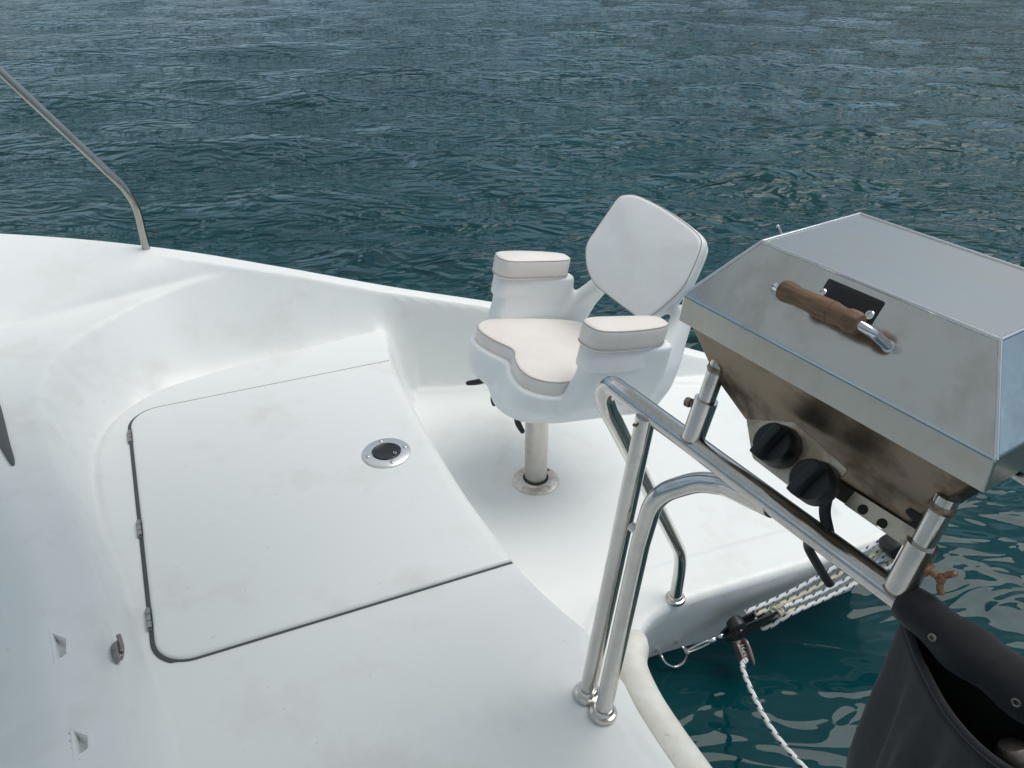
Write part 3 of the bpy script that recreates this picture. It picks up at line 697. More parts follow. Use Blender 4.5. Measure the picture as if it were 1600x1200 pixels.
def build_shell():
    bm = bmesh.new()
    so = offset(SEATC, -.014)
    def lp(o, z, sx=1, sy=1, dx=0): return [((p.x + .08) * sx - .08 + dx, (p.y - CY) * sy + CY, z) for p in o]
    loft(bm, [lp(so, .295, .60, .42, .0), lp(so, .312, .80, .62, .01), lp(so, .335, .94, .86, .012), lp(so, .375, 1.0, 1.0, .006), lp(so, .425, 1.0, 1.0)])
    # front skirt lobe
    loft(bm, [[(.02 + .085 * math.cos(a), CY + .02 + .10 * math.sin(a), .280) for a in np.linspace(0, 2 * math.pi, 20, endpoint=False)], [(.02 + .10 * math.cos(a), CY + .02 + .15 * math.sin(a), .32) for a in np.linspace(0, 2 * math.pi, 20, endpoint=False)], [(.0 + .10 * math.cos(a), CY + .19 * math.sin(a), .37) for a in np.linspace(0, 2 * math.pi, 20, endpoint=False)]])
    for s in (-1, 1):
        def ar(x0, x1, ya, yb, z, r=.035):
            y0, y1 = sorted((CY + s * ya, CY + s * yb)); return [(x, y, z) for (x, y) in rrect(x0, x1, y0, y1, r)]
        loft(bm, [ar(-.21, .045, .11, .18, .315, .03), ar(-.245, .050, .14, .232, .35, .03), ar(-.26, .040, .195, .268, .41, .03), ar(-.265, .018, .212, .284, .50, .03), ar(-.255, .018, .214, .292, .592, .03)])
        # side strut from the arm's rear up to the back
        def st(c, hx, hy): return [(c[0] + a, CY + s * (c[1] + b), c[2]) for (a, b) in rrect(-hx, hx, -hy, hy, min(hx, hy) * .8, 5)]
        loft(bm, [st((-.225, .215, .36), .065, .04), st((-.255, .230, .44), .068, .034), st((-.285, .222, .505), .058, .030), st((-.325, .198, .57), .040, .030), st((-.37, .170, .65), .026, .028)])
    # rear of pan
    loft(bm, [[(x, CY + y, .33) for (x, y) in rrect(-.29, -.18, -.21, .21, .05)], [(x, CY + y, .42) for (x, y) in rrect(-.32, -.22, -.25, .25, .05)]])
    # back panel
    ob = offset(BACKC, -.016); tf = back_tf()
    loft(bm, [[tf((p.x, p.y, h)) for p in offset(BACKC, i)] for (i, h) in ((.03, -.028), (.012, -.024), (.007, -.012), (.009, .0))])
    bmesh.ops.recalc_face_normals(bm, faces=bm.faces)
    me = bpy.data.meshes.new('shell_rough'); bm.to_mesh(me); bm.free()
    o = bpy.data.objects.new('shell_rough', me); col.objects.link(o)
    rm = o.modifiers.new('r', 'REMESH'); rm.mode = 'VOXEL'; rm.voxel_size = .0065
    s1 = o.modifiers.new('s', 'SMOOTH'); s1.factor = .5; s1.iterations = 14
    dg = bpy.context.evaluated_depsgraph_get(); me2 = bpy.data.meshes.new_from_object(o.evaluated_get(dg)); me2.name = 'shell'
    bpy.data.objects.remove(o); bpy.data.meshes.remove(me)
    return link('shell', me2, M_plastic, chair)
shell = build_shell()
def cushion(name, outline, h0, h1, r, m, parent, crown, tf, label=None, lower=True):
    o = slab(name, outline, rounded_rings(h0, h1, r, 4, .006), m, parent, crown, 8, tf, 80)
    if label: o['label'] = label
    for (ins, h) in ((r * .14, h1 - r * .42), (-.0004, h0 + .009))[:2 if lower else 1]:
        P = offset([Vector(p) for p in outline], ins); P = P + [P[0], P[1]]
        pts = [tf(Vector((p.x, p.y, h))) for p in P[::2]] + [tf(Vector((P[0].x, P[0].y, h)))]
        V, Fc, _ = tube_data(pts, .0014, 6); from_data('piping', V, Fc, M_piping, o)
    return o
ident = lambda v: Vector(v)
cushion('seat_cushion', SEATC, .405, .468, .010, M_vinyl, chair, .008, ident)
def bulgeback(v):
    return back_tf()(v)
cushion('backrest_cushion', BACKC, .002, .040, .012, M_vinyl_w, chair, .012, bulgeback, None, False)
for s in (-1, 1):
    pad = [(-.225, .004), (-.218, .026), (-.18, .042), (-.10, .053), (-.02, .052), (.022, .038), (.034, .004), (.026, -.028), (-.01, -.042), (-.10, -.040), (-.19, -.034), (-.220, -.018)]
    P = [Vector((p.x - .002, s * p.y + CY + s * .248)) for p in catmull([Vector((x, y, 0)) for (x, y) in pad], 6, True)]
    cushion('armrest_pad', P, .590, .656, .012, M_vinyl, chair, .006, ident)
    # vinyl sleeve wrapped under the pad
    slab('armrest_sleeve', offset(P, .008), [(0, .53), (-.002, .535), (-.001, .588), (.004, .592)], M_vinyl_w, chair, 0, 2, ident)
def tip(o):
    o.data.transform(TILT)
    for c_ in o.children: tip(c_)
for o in list(chair.children):
    if o.name.split('.')[0] in ('shell', 'seat_cushion', 'backrest_cushion', 'armrest_pad', 'armrest_sleeve'): tip(o)
# levers under the seat
def lever(px, z, name='lever'):
    pts = [loc(chair, atz(x, y, ZP + zz)) for (x, y), zz in zip(px, z)]
    V, Fc, _ = tube_data(catmull(pts, 6), [.0062 + .003 * math.sin(math.pi * k / (6 * (len(pts) - 1))) for k in range(6 * (len(pts) - 1))] + [.003], 10); return from_data(name, V, Fc, M_black, chair)
lever([(765, 590), (750, 596), (728, 599)], [.34, .32, .31]); lever([(775, 600), (771, 622), (773, 634)], [.34, .29, .275]); lever([(806, 640), (809, 660), (818, 677)], [.30, .27, .245])

# ------------------------------------------------------------------ stern rail
rail = empty('stern_rail', 'polished stainless steel tube rail with raking posts beside the water gap', 'railing', atz(918, 1082, ZS))
rail.matrix_basis = Matrix.Translation(rail.location)
ZR = 1.11; TR = .0160
rd = Vector((.5296, -.8483, 0)).normalized(); rdd = Vector((-rd.y, rd.x, 0))
rA = atz(1010, 648, ZR); rX1 = atz(1080, 692, ZR); rX2 = atz(1400, 928, ZR)
rd = (rX2 - rX1).normalized()
rend = rX2 + rd * .42
bend = rX1 - rd * .175 + Vector((-.004, .0, 0))
fC = atz(1055, 936, ZP - .003)
kink = aty(1064, 868, 1.418); kink.x += .003
q1 = rX1 - rd * .192; q2 = q1 + Vector((-.005, .013, -.030)); q3 = q2 + Vector((.006, .010, -.030)); ldir = (kink - q3).normalized()
bendp = catmull([q3 + ldir * .06, q3 + ldir * .01, q2, q1 + Vector((.003, -.002, -.004)), rX1 - rd * .155, rX1 - rd * .10], 7)
tube('top_rail', fillet([fC, kink, q3 + ldir * .09], [.22], 12) + bendp + [rX1, rX1 + rd * .17, rend], TR, M_tube, rail, 28)
bA = atz(918, 1082, ZS + .006)
tube('post', [bA, rA + Vector((0, 0, -.004))], TR * .98, M_tube, rail, 28)
bB = atz(942, 1112, ZS + .006)
brace = [bB, aty(1001, 848, .908), aty(1024, 772, .912), aty(1090, 752, .885), aty(1132, 757, .850), rX1 + rd * .125 * 1.25 + Vector((-.001, 0, -.004))]
tube('brace', fillet(brace, [.12, .085, .1, .1], 10), TR * .98, M_tube, rail, 28)
w0 = aty(992, 828, .915); tube('tie_tab', [aty(986, 822, .925), aty(1000, 832, .910)], .008, M_tube, rail, 10)
def rail_flange(p, up=Vector((0, 0, 1))):
    f = lathe('flange', [(.026, -.004), (.026, .002), (.0245, .0045), (.020, .006), (.0185, .012), (.0170, .014)], M_tube, rail, loc(rail, p), up, 32); return f
rail_flange(bA, Vector((.06, .04, 1))); rail_flange(bB, Vector((.06, .03, 1))); rail_flange(fC + Vector((0, 0, .004)), Vector((-.05, 0, 1)))
tube('weld', [rA + Vector((-.0195, -.010, -.012)).lerp(Vector((.012, .012, -.016)), k / 10) + Vector((0, 0, -.006 * math.sin(math.pi * k / 10))) for k in range(11)], .0028, M_weld, rail, 8)

# ------------------------------------------------------------------ barbecue grill
ZRIM = 1.33
gL = atz(1068, 460, ZRIM); gr = rd.copy(); gr = Vector((.5296, -.8483, 0)).normalized(); gd = Vector((-gr.y, gr.x, 0)); GLN = .423
def G(a, d, z): return gL + gr * a + gd * d + Vector((0, 0, z))
bbq = empty('barbecue_grill', 'stained stainless steel gas barbecue with wooden lid handle clamped to the rail', 'barbecue', G(.21, .15, -.17))
bbq.matrix_basis = Matrix.Translation(bbq.location)
def BL(p): return loc(bbq, p)
D = .30
def quad_shell(name, C, faces, m, th, bev=True):
    V = [BL(c) for c in C]; o = from_data(name, V, faces, m, bbq, False)
    if th:
        s = o.modifiers.new('solid', 'SOLIDIFY'); s.thickness = th; s.offset = -1
    return o
# lid: frustum with rounded folds
def lid_mesh():
    bm = bmesh.new()
    b = [G(0, 0, 0), G(GLN, 0, 0), G(GLN, D, 0), G(0, D, 0)]; t = [G(.066, .056, .085), G(.366, .056, .085), G(.366, D - .056, .085), G(.066, D - .056, .085)]
    k = [G(-.002, -.003, -.037), G(GLN + .002, -.003, -.037), G(GLN + .002, D + .003, -.037), G(-.002, D + .003, -.037)]
    vs = [bm.verts.new(BL(p)) for p in k + b + t]
    fs = []
    for i in range(4):
        j = (i + 1) % 4; fs.append(bm.faces.new((vs[i], vs[j], vs[4 + j], vs[4 + i]))); fs.append(bm.faces.new((vs[4 + i], vs[4 + j], vs[8 + j], vs[8 + i])))
    top = bm.faces.new(vs[8:12])
    bmesh.ops.recalc_face_normals(bm, faces=bm.faces)
    for f in bm.faces: f.material_index = 0
    for i in range(0, 8, 2): fs[i].material_index = 2
    top.material_index = 1
    ed = [e for e in bm.edges if len(e.link_faces) == 2]
    bmesh.ops.bevel(bm, geom=ed, offset=.0028, segments=3, profile=.5, affect='EDGES')
    me = bpy.data.meshes.new('lid'); bm.to_mesh(me); bm.free(); me.materials.append(M_lidsteel); me.materials.append(M_lidtop); me.materials.append(M_band)
    o = link('lid', me, None, bbq, False)
    s = o.modifiers.new('solid', 'SOLIDIFY'); s.thickness = .0015; s.offset = -1
    return o
glid = lid_mesh()
# bright rods added along the lid folds to give their sky highlights
cb = [G(0, 0, 0), G(GLN, 0, 0), G(GLN, D, 0), G(0, D, 0)]; ct = [G(.066, .056, .085), G(.366, .056, .085), G(.366, D - .056, .085), G(.066, D - .056, .085)]
M_highlight = make_steel('highlight_steel', (.80, .80, .79), .16, .1, (.5, .45, .4), 60, .12)
for a, b in ((ct[0], ct[1]), (ct[1], ct[2]), (ct[2], ct[3]), (ct[3], ct[0]), (cb[0], ct[0]), (cb[1], ct[1]), (cb[2], ct[2]), (cb[3], ct[3])):
    k = 14; pts = [a.lerp(b, q / k) + Vector((mnoise.noise(a * 9 + Vector((q, 0, 0))), mnoise.noise(b * 9 + Vector((0, q, 0))), 0)) * .0003 for q in range(k + 1)]
    tube('highlight_rod', [BL(p) for p in pts], .0021, M_highlight, glid, 10)
# lower pan
def pan_mesh():
    bm = bmesh.new()
    t = [G(.006, .004, -.030), G(GLN - .006, .004, -.030), G(GLN - .006, D - .004, -.030), G(.006, D - .004, -.030)]
    b = [G(.095, .052, -.165), G(.345, .052, -.165), G(.345, D - .052, -.165), G(.095, D - .052, -.165)]
    mid = [G(.052, .030, -.115), G(GLN - .052, .030, -.115), G(GLN - .052, D - .03, -.115), G(.052, D - .03, -.115)]
    vs = [bm.verts.new(BL(p)) for p in b + mid + t]
    bm.faces.new(vs[3::-1])
    for r_ in (0, 4):
        for i in range(4):
            j = (i + 1) % 4; bm.faces.new((vs[r_ + i], vs[r_ + j], vs[r_ + 4 + j], vs[r_ + 4 + i]))
    bmesh.ops.recalc_face_normals(bm, faces=bm.faces)
    bmesh.ops.bevel(bm, geom=[e for e in bm.edges if len(e.link_faces) == 2], offset=.003, segments=2, profile=.5, affect='EDGES')
    me = bpy.data.meshes.new('pan'); bm.to_mesh(me); bm.free(); o = link('pan', me, M_pan, bbq, False)
    s = o.modifiers.new('solid', 'SOLIDIFY'); s.thickness = .0015; s.offset = -1
    return o
gpan = pan_mesh(); gpan['label'] = 'heat-browned lower steel pan'
# lid front face frame
fe = (gd * .056 + Vector((0, 0, .085))).normalized(); fn = gr.cross(fe).normalized(); fn = fn if fn.dot(gd) < 0 else -fn
def onface(px, py, h): return atplane(px, py, gL + fn * h, fn)
h0, h1 = onface(1222, 452, .042), onface(1346, 503, .042)
hd_ = gr.copy(); hl = (h1 - h0).dot(hd_); h1 = h0 + hd_ * hl
prof = [(.004, 0), (.0112, .0008), (.0128, .006), (.0120, .014), (.0106, .022), (.0112, .04), (.0122, hl * .5), (.0125, hl * .66), (.0118, hl * .665), (.0118, hl * .675), (.0125, hl * .68), (.0118, hl - .03), (.0106, hl - .019), (.0128, hl - .013), (.0128, hl - .004), (.0108, hl), (.004, hl)]
grip = lathe('handle_grip', prof, M_wood, glid, BL(h0), hd_, 28, 50); grip['label'] = 'worn turned wooden lid handle'
fr = onface(1388, 541, 0); frb = (fr - gL).dot(fe)
def F(a, b, h): return gL + gr * a + fe * b + fn * h
a0, a1 = (h0 - gL).dot(gr), (h1 - gL).dot(gr); hb = (h0 - gL).dot(fe); ff = (fr - gL).dot(gr)
tube('handle_rod', [BL(p) for p in fillet([F(a0 - .030, frb, 0), F(a0 - .012, hb, .042), F(a1 + .012, hb, .042), F(ff, frb, 0)], [.018, .018], 8)], .0055, M_chrome, glid, 14)
for a in (a0 - .030, ff): lathe('handle_washer', [(.0068, 0), (.0068, .001), (.0058, .0015)], M_chrome, glid, BL(F(a, frb, 0)), fn, 18)
npc = [onface(*p, .001) for p in ((1297, 434), (1382, 473), (1362, 505), (1279, 460))]
na = [((p - gL).dot(gr), (p - gL).dot(fe)) for p in npc]; ax0, ax1 = (na[0][0] + na[3][0]) / 2, (na[1][0] + na[2][0]) / 2; by1 = (na[0][1] + na[1][1]) / 2; by0 = (na[2][1] + na[3][1]) / 2 - .006
npl = slab('dark_plate', rrect(ax0, ax1, by0, by1, .002, 3), [(0, 0), (0, .0016), (.0006, .0022)], M_nameplate, glid, 0, 2, lambda v: BL(F(v[0], v[1], v[2])))
for q in ((1285, 457), (1359, 492)):
    p = onface(*q, .002); x, y, z = frame_axis(fn)
    lathe('rivet', [(.0052, 0), (.0052, .001), (.0042, .0022), (.0022, .0022), (.0018, .0008)], M_chrome, glid, BL(p), fn, 18)
# control plate and knobs
cn = (-gd * .80 + Vector((0, 0, .60))).normalized(); cu = gr; cv = cn.cross(cu).normalized(); cv = cv if cv.z > 0 else -cv
cp0 = G(.22, -.006, -.135)
def onctl(px, py, h=0): return atplane(px, py, cp0 + cn * h, cn)
def cc(p): return ((p - cp0).dot(cu), (p - cp0).dot(cv))
cor = [cc(onctl(*p)) for p in ((1166, 655), (1176, 716), (1272, 790), (1325, 735), (1240, 660))]
ol = fillet([Vector((*c, 0)) for c in [cor[4], cor[0], cor[1], cor[2], cor[3], cor[4]]], [.002, .010, .012, .004], 5)
ctl = plate('control_plate', [(p.x, p.y) for p in ol[:-1]], [], -.002, M_bracket, bbq, lambda v: BL(cp0 + cu * v.x + cv * v.y + cn * v.z))
for (px, py, rot) in ((1207, 692, 25), (1266, 750, 25)):
    kc = onctl(px, py, .024) - cn * .024
    kb = lathe('knob', [(.0262, .002), (.0272, .004), (.0262, .014), (.025, .026), (.023, .0285), (.004, .029)], M_black, bbq, BL(kc), cn, 36)
    g0 = (cu * math.cos(R(rot + 55)) + cv * math.sin(R(rot + 55))); g1 = cn.cross(g0)
    C = [BL(kc + g0 * a + g1 * b + cn * h) for h, w in ((.026, 1), (.046, .6)) for (a, b) in ((-.0245 * (1 if h < .04 else .94), -.0085 * w), (.0245 * (1 if h < .04 else .94), -.0085 * w), (.0245 * (1 if h < .04 else .94), .0085 * w), (-.0245 * (1 if h < .04 else .94), .0085 * w))]
    box8('knob_grip', C, M_black, kb, .002, 2)
    lathe('spindle', [(.006, -.006), (.006, .004)], M_chrome, kb, BL(kc), cn, 14)
# angled bracket with two holes
bn_ = (-gd * .75 + Vector((0, 0, .66))).normalized(); bv = bn_.cross(gr).normalized(); bv = bv if bv.z > 0 else -bv; bp0 = G(.33, .004, -.158)
def bcc(px, py): p = atplane(px, py, bp0, bn_) - bp0; return (p.dot(gr), p.dot(bv))
oc = [bcc(*p) for p in ((1336, 768), (1319, 788), (1419, 858), (1430, 827))]
hc = [bcc(1348, 796), bcc(1378, 818)]
plate('hole_bracket', oc, [circle2(*c, .0062, None, 20) for c in hc], -.0018, M_bracket, bbq, lambda v: BL(bp0 + gr * v.x + bv * v.y + bn_ * v.z))
# tray added under the pan, coloured dark as shade behind the bracket holes
box8('shade_tray', [BL(G(a, d, z)) for z in (-.190, -.163) for (a, d) in ((.14, .048), (.345, .048), (.345, .24), (.14, .24))], mat('tray_shade', (.035, .027, .02), .8), bbq, .003, 2)
# mounting studs on the pan, gas hose, side rod
st1 = [rX1 + Vector((0, 0, .05)), G(.052, .030, -.095)]; st2 = [rX2 + Vector((0, 0, .05)), G(.384, .026, -.095)]
s1 = (st1[1] - rX1).normalized(); s2 = (st2[1] - rX2).normalized()
for r0, tp, dr in ((rX1, st1[1], s1), (rX2, st2[1], s2)):
    tube('mounting_stud', [r0 + dr * .045, tp + dr * .012], .0125, M_tube, bbq, 22)
    lathe('stud_weld', [(.0132, -.001), (.0146, .003), (.013, .008)], M_weld, bbq, BL(tp - dr * .006), dr, 22)
hp = [G(.255, .03, -.15), G(.262, .02, -.19), G(.272, .03, -.24), aty(1262, 850, .86), aty(1282, 890, .87), aty(1296, 912, .88)]
tube('gas_hose', catmull(hp, 8), .0070, M_rubber, bbq, 14)
tube('side_rod', [G(GLN - .03, .09, -.06), G(GLN + .10, .105, -.085)], .0055, M_tube, bbq, 12)
ov = [G(.36 + .010 * math.cos(a), .0, 0) for a in (0,)]
pfn = (-gd * (.135 - .05) - Vector((0, 0, .026))).normalized()
po = atplane(1430, 806, G(0, .0165, -.07), Vector((gd * .085 + Vector((0, 0, .026)))).normalized())
slab('vent_hole', circle2(0, 0, .0115, .0062, 24), [(0, -.0005), (0, .0006)], M_rubber, gpan, 0, 2, lambda v: BL(po + gr * v[0] + Vector((0, 0, 1)) * v[1] + pfn * v[2]))
# small latch wire behind the lid
tube('lid_wire', [BL(p) for p in catmull([G(.064, .10, .078), G(.055, .095, .094), G(.050, .10, .090)], 5)], .0012, M_chrome, glid, 8)

# sockets on the rail that hold the barbecue
for r0, dr in ((rX1, s1), (rX2, s2)):
    tube('barbecue_socket', [r0 + dr * .006, r0 + dr * .074], .0168, M_tube, rail, 26)
    w = [r0 + dr * .012 + (rd * math.cos(a) + rd.cross(dr) * math.sin(a)) * .0165 - Vector((0, 0, abs(math.sin(a)) * .006)) for a in [2 * math.pi * k / 20 for k in range(21)]]
    tube('weld', w, .0026, M_weld, rail, 8)
p = rX1 + s1 * .058; ld = (-rd * .9 - rdd * .2).normalized()
lathe('clamp_screw', [(.005, .014), (.005, .021), (.0075, .021), (.0075, .028), (.006, .0295)], M_weld, rail, loc(rail, p), ld, 6)
p = rX2 + s2 * .050; wd = (rd * .95 + rdd * .15 - Vector((0, 0, .12))).normalized()
ws = lathe('wing_screw', [(.0075, .010), (.0075, .019), (.0042, .019), (.004, .027), (.0055, .028), (.0055, .034), (.004, .036)], M_rust, rail, loc(rail, p), wd, 16); ws['label'] = 'rusty wing screw'
wx = (wd.cross(Vector((0, 0, 1)))).normalized(); wz = wd.cross(wx)
for s in (-1, 1):
    ax_ = (wz * s * .85 + wx * s * .3).normalized(); q = p + wd * .031
    pts = catmull([q, q + ax_ * .008 + wd * .003, q + ax_ * .015 + wd * .009], 5)
    V, Fc, _ = tube_data([loc(rail, v) for v in pts], [.0034] * 5 + [.0038] * 5 + [.0028], 10); from_data('wing', V, Fc, M_rust, ws)

# ------------------------------------------------------------------ black bag slung on the rail end
bag = empty('canvas_bag', 'open black canvas bag slung by its hem from the end of the rail', 'bag', rX2 + rd * .2 + Vector((0, 0, -.42)))
bag.matrix_basis = Matrix.Translation(bag.location)
def BG(a, d, z): return rX2 + rd * a + rdd * d + Vector((0, 0, z))
def build_bag():
    A0, A1 = .020, .36; n = 84
    # mouth loop: along the rail (back), round the far end, back along the sagging front lip
    lipx = [((1690, 1235), -.045), ((1640, 1232), -.075), ((1570, 1196), -.085), ((1520, 1156), -.078), ((1478, 1106), -.062), ((1448, 1052), -.042), ((1428, 1008), -.024)]
    front = []
    for q, dd in lipx:
        w = atplane(*q, BG(0, dd, 0), rdd) - rX2; front.append((w.dot(rd), w.dot(rdd), w.z))
    mouth = [(A0, .002, -.012), (A0 + .10, .014, -.006), (A0 + .20, .014, -.006), (A1, .004, -.012)] + front
    M = catmull([Vector(m) for m in mouth], 8, True); n = len(M)
    cx, cy = .17, -.03; rows = 26; V = []
    rng = random.Random(4)
    for j in range(rows):
        t = j / (rows - 1); zf = -.42 * t ** 1.0
        for k, m in enumerate(M):
            a = 2 * math.pi * k / n
            sw = 1 - .10 * t + .02 * math.sin(math.pi * min(1, t * 1.15)) - .34 * max(0, t - .62) ** 1.5 * 2.4
            fold = .006 * math.sin(5 * a + 1.2 + 2 * t) * min(1, t * 3) + .004 * math.sin(11 * a - 3 * t) * min(1, t * 2.5)
            x = cx + (m.x - cx) * sw; y = cy + (m.y - cy) * sw; L = math.hypot(x - cx, y - cy) or 1
            x += (x - cx) / L * fold; y += (y - cy) / L * fold
            z = m.z * (1 - t) + zf + .006 * mnoise.noise(Vector((x * 18, y * 18, t * 5)))
            V.append(loc(bag, BG(x, y, z)))
    Fc = []
    for j in range(rows - 1):
        for k in range(n): k2 = (k + 1) % n; Fc.append((j * n + k, j * n + k2, (j + 1) * n + k2, (j + 1) * n + k))
    Fc.append(tuple(range((rows - 1) * n, rows * n)))
    o = from_data('bag_body', V, Fc, M_fabric, bag)
    s = o.modifiers.new('solid', 'SOLIDIFY'); s.thickness = .0032; s.offset = 0
    # hem sleeve over the rail
    N = 34; path = [BG(A0 - .012 + (A1 - A0 + .03) * i / N, .001 * math.sin(i * .9), -.0025 + .0016 * math.sin(i * .63)) for i in range(N + 1)]
    r = [.0200 + .0075 * min(1, i / 6) + .0018 * math.sin(i * 1.1) for i in range(N + 1)]
    V, Fc2, _ = tube_data(path, r, 22, False); h = from_data('hem', [loc(bag, v) for v in V], Fc2, M_fabric, bag); s = h.modifiers.new('solid', 'SOLIDIFY'); s.thickness = .003
    # stitched lip binding
    lip = [loc(bag, BG(m.x, m.y, m.z)) for m in M]; V, Fc3, _ = tube_data(lip + [lip[0]], .0042, 8); from_data('lip_binding', V, Fc3, M_fabric, bag)
    return o
build_bag()
for (px, py, d) in ((1457, 996, -.026), (1588, 1098, -.03)):
    p = atplane(px, py, BG(0, d, 0), rdd); lathe('eyelet', [(.0045, 0), (.0045, .001), (.0036, .0016), (.0022, .001), (.002, 0)], M_tarn, bag, loc(bag, p), -rdd + Vector((0, 0, .25)), 20)
tn = atplane(1598, 1222, BG(0, -.040, 0), rdd)
tin = lathe('metal_flask', [(.002, -.06), (.014, -.059), (.017, -.055), (.0175, -.045), (.0175, .02), (.0165, .032), (.012, .039), (.003, .041)], M_tarn, None, tn, -rd * .55 + Vector((0, 0, .8)), 36)
tin['label'] = 'dull grey rounded metal flask lying inside the black canvas bag'; tin['category'] = 'flask'

# ------------------------------------------------------------------ guard rail on the bulwark
gb = aty(230, 395, 2.465)
guard = empty('guard_rail', 'bent stainless guard rail tube rising from the outer bulwark top', 'railing', gb); guard.matrix_basis = Matrix.Translation(gb)
gp = [gb, aty(222, 345, 2.45), aty(205, 315, 2.44), aty(100, 196, 2.40), aty(0, 113, 2.36), aty(-160, -30, 2.30)]
gp = [gb, aty(210, 308, 2.445), aty(-160, -38, 2.30), aty(-300, -60, 2.26)]
tube('rail_tube', fillet(gp, [.22, .3], 16), .0135, M_tube2, guard, 20)
lathe('base', [(.021, -.006), (.021, .003), (.017, .006), (.0145, .007)], M_tube2, guard, (0, 0, 0), (0, 0, 1), 24)

# ------------------------------------------------------------------ tackle along the platform face
fA, fB = Vector((.47, 1.413, 0)), Vector((1.03, 1.617, 0)); fdir = (fB - fA).normalized(); fnr = Vector((fdir.y, -fdir.x, 0))
def onhull(px, py, off): return atplane(px, py, fA + fnr * off, fnr)
tk = empty('rope_tackle', 'black pulley block with blue-flecked rope strands stretched along the platform side', 'tackle', onhull(1152, 985, .03)); tk.matrix_basis = Matrix.Translation(tk.location)
def strand(px, offs, r, m):
    pts = [onhull(x, y, o) for (x, y), o in zip(px, offs)]; tube('rope_strand', catmull(pts, 14), r, m, tk, 12)
strand([(1164, 957), (1235, 925), (1330, 872), (1392, 836)], [.040, .034, .03, .03], .0062, M_ropew)
strand([(1180, 960), (1250, 930), (1335, 884), (1394, 851)], [.048, .044, .040, .040], .0062, M_ropey)
strand([(1205, 955), (1280, 927), (1350, 890), (1398, 862)], [.058, .056, .055, .055], .0058, M_ropew)
strand([(1226, 958), (1290, 935), (1360, 896), (1402, 872)], [.068, .068, .068, .068], .0058, M_ropey)
strand([(1190, 982), (1204, 978), (1240, 957), (1300, 930), (1370, 895), (1406, 876)], [.056, .066, .074, .076, .078, .078], .0062, M_ropew)
kn = onhull(1214, 955, .062)
for k in range(3):
    c = kn + fdir * (.007 * k - .004) + Vector((0, 0, .001 * k)); pts = [c + (Vector((0, 0, 1)) * math.cos(a) + fnr * math.sin(a)) * .0125 + fdir * (.006 * math.sin(a + k)) for a in [2 * math.pi * j / 14 for j in range(15)]]
    tube('knot_turn', pts, .0056, M_ropey, tk, 10)
# block: two cheek plates, sheaves, cam
b0, b1 = onhull(1130, 996, .045), onhull(1207, 955, .052); bx = (b1 - b0).normalized(); by = fnr.cross(bx).normalized(); by = by if by.z > 0 else -by
blen = (b1 - b0).length
bo2 = catmull([Vector(p) for p in ((0, .006, 0), (.012, .013, 0), (.045, .024, 0), (.08, .022, 0), (blen - .03, .015, 0), (blen, .009, 0), (blen + .006, 0, 0), (blen, -.009, 0), (blen - .03, -.013, 0), (.08, -.018, 0), (.045, -.021, 0), (.012, -.012, 0), (0, -.006, 0))], 4)
blk = None
for off in (-.011, .011):
    o = slab('block_cheek', [(p.x, p.y) for p in bo2[:-1]], rounded_rings(off - .003, off + .003, .002, 3), M_black, tk, 0, 3, lambda v: loc(tk, b0 + bx * v[0] + by * v[1] + fnr * v[2]))
    blk = o
e0_ = onhull(1385, 858, .055)
slab('end_block', [(p.x, p.y) for p in catmull([Vector(p) for p in ((0, -.022, 0), (.03, -.026, 0), (.06, -.018, 0), (.075, 0, 0), (.06, .018, 0), (.03, .026, 0), (0, .022, 0), (-.006, 0, 0))], 4, True)], rounded_rings(-.026, .026, .004, 3), M_black, tk, 0, 3, lambda v: loc(tk, e0_ + bx * v[0] + by * v[1] + fnr * v[2]))
sheave = onhull(1153, 979, .062)
lathe('sheave', [(.018, -.022), (.0225, -.02), (.0225, .0), (.020, .008), (.012, .0125), (.004, .0135)], M_black, tk, loc(tk, sheave), fnr, 32)
lathe('axle_pin', [(.004, .0), (.004, .015), (.0025, .0165)], M_chrome, tk, loc(tk, sheave), fnr, 14)
for q in ((1181, 967), (1197, 957)): screw(tk, loc(tk, onhull(*q, .067)), .005 if q[0] < 1190 else .0068, fnr, M_chrome)
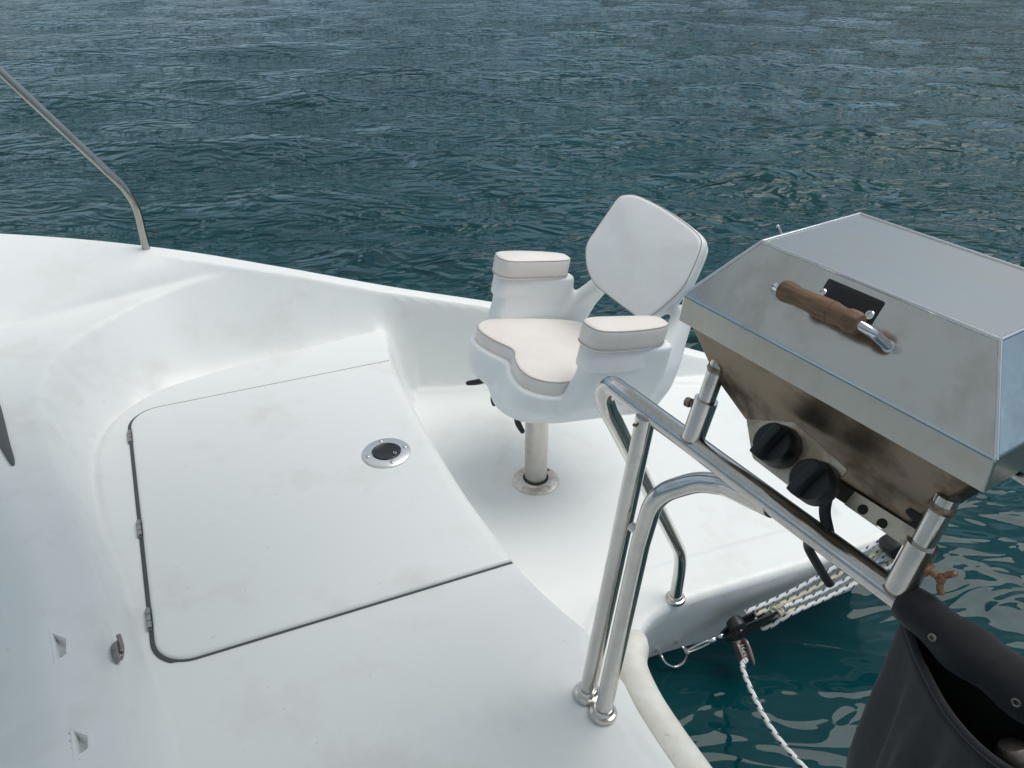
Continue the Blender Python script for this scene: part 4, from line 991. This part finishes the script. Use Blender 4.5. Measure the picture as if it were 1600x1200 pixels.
# cam cleat below the sheave
c0 = onhull(1155, 1000, .060); cdn = (onhull(1165, 1028, .095) - c0).normalized(); cs = cdn.cross(fnr).normalized(); cf = cs.cross(cdn)
camm = mat('cam_alloy', (.30, .245, .235), .42, .55)
for s in (-1, 1):
    o = slab('cam_arm', [(p.x, p.y) for p in catmull([Vector(p) for p in ((0, -.008, 0), (.022, -.013, 0), (.05, -.009, 0), (.072, .003, 0), (.064, .012, 0), (.036, .017, 0), (.006, .014, 0))], 4, True)], rounded_rings(-.0035, .0035, .002, 2), camm, tk, 0, 2, lambda v, s=s: loc(tk, c0 + cdn * v[0] + cs * s * (v[2] + .014) + cf * v[1]))
slab('cam_base', rrect(.002, .060, -.018, .018, .006, 4), rounded_rings(-.012, -.006, .002, 2), camm, tk, 0, 2, lambda v: loc(tk, c0 + cdn * v[0] + cs * v[1] + cf * v[2]))
for k in range(4): tube('cam_tooth', [c0 + cdn * (.016 + .009 * k) + cs * .010, c0 + cdn * (.016 + .009 * k) - cs * .010], .0035, camm, tk, 8)
# shackle and eye
def ring(name, pts, r, m, par): return tube(name, pts, r, m, par, 10)
sh0, sh1 = onhull(1072, 1019, .030), onhull(1118, 998, .036); sx = (sh1 - sh0).normalized(); sy = sx.cross(fnr).normalized()
ring('snap_shackle', [sh0 + sx * (.5 * (sh1 - sh0).length * (1 + math.cos(a))) + sy * (.0085 * math.sin(a)) for a in [2 * math.pi * k / 28 for k in range(29)]], .0033, M_chrome, tk)
lathe('shackle_swivel', [(.004, -.012), (.0075, -.008), (.0085, 0), (.0075, .008), (.004, .012)], M_chrome, tk, loc(tk, onhull(1113, 1000, .038)), sx, 18)
lathe('shackle_bail', [(.005, -.008), (.007, -.004), (.007, .004), (.005, .008)], M_chrome, tk, loc(tk, onhull(1126, 994, .04)), sx, 14)
lathe('shackle_pin', [(.004, -.010), (.0062, -.008), (.0062, .008), (.004, .010)], M_chrome, tk, loc(tk, onhull(1073, 1018, .030)), fnr, 14)
e0, e1 = onhull(1032, 1027, -.012), onhull(1056, 1013, -.012)
eye = tube('eye_bolt', catmull([onhull(1026, 1014, -.06), onhull(1032, 1022, -.01), onhull(1040, 1036, .012), onhull(1054, 1042, .02), onhull(1068, 1035, .02), onhull(1073, 1021, .014), onhull(1064, 1008, -.005), onhull(1056, 1000, -.06)], 8), .0040, M_chrome, boat, 12); eye['label'] = 'bent stainless eye on the inner side of the stern platform'
# free tail of the rope
tail = [c0 + cdn * .02, c0 + cdn * .052, atz(1160, 1042, .085), atz(1180, 1092, .10), atz(1210, 1145, .10), atz(1255, 1198, .10), atz(1330, 1275, .12), atz(1420, 1340, .25)]
tl = tube('rope_tail', catmull(tail, 14), .0068, M_ropew, tk, 12); tl['label'] = 'blue-flecked white rope tail running from the cam cleat'
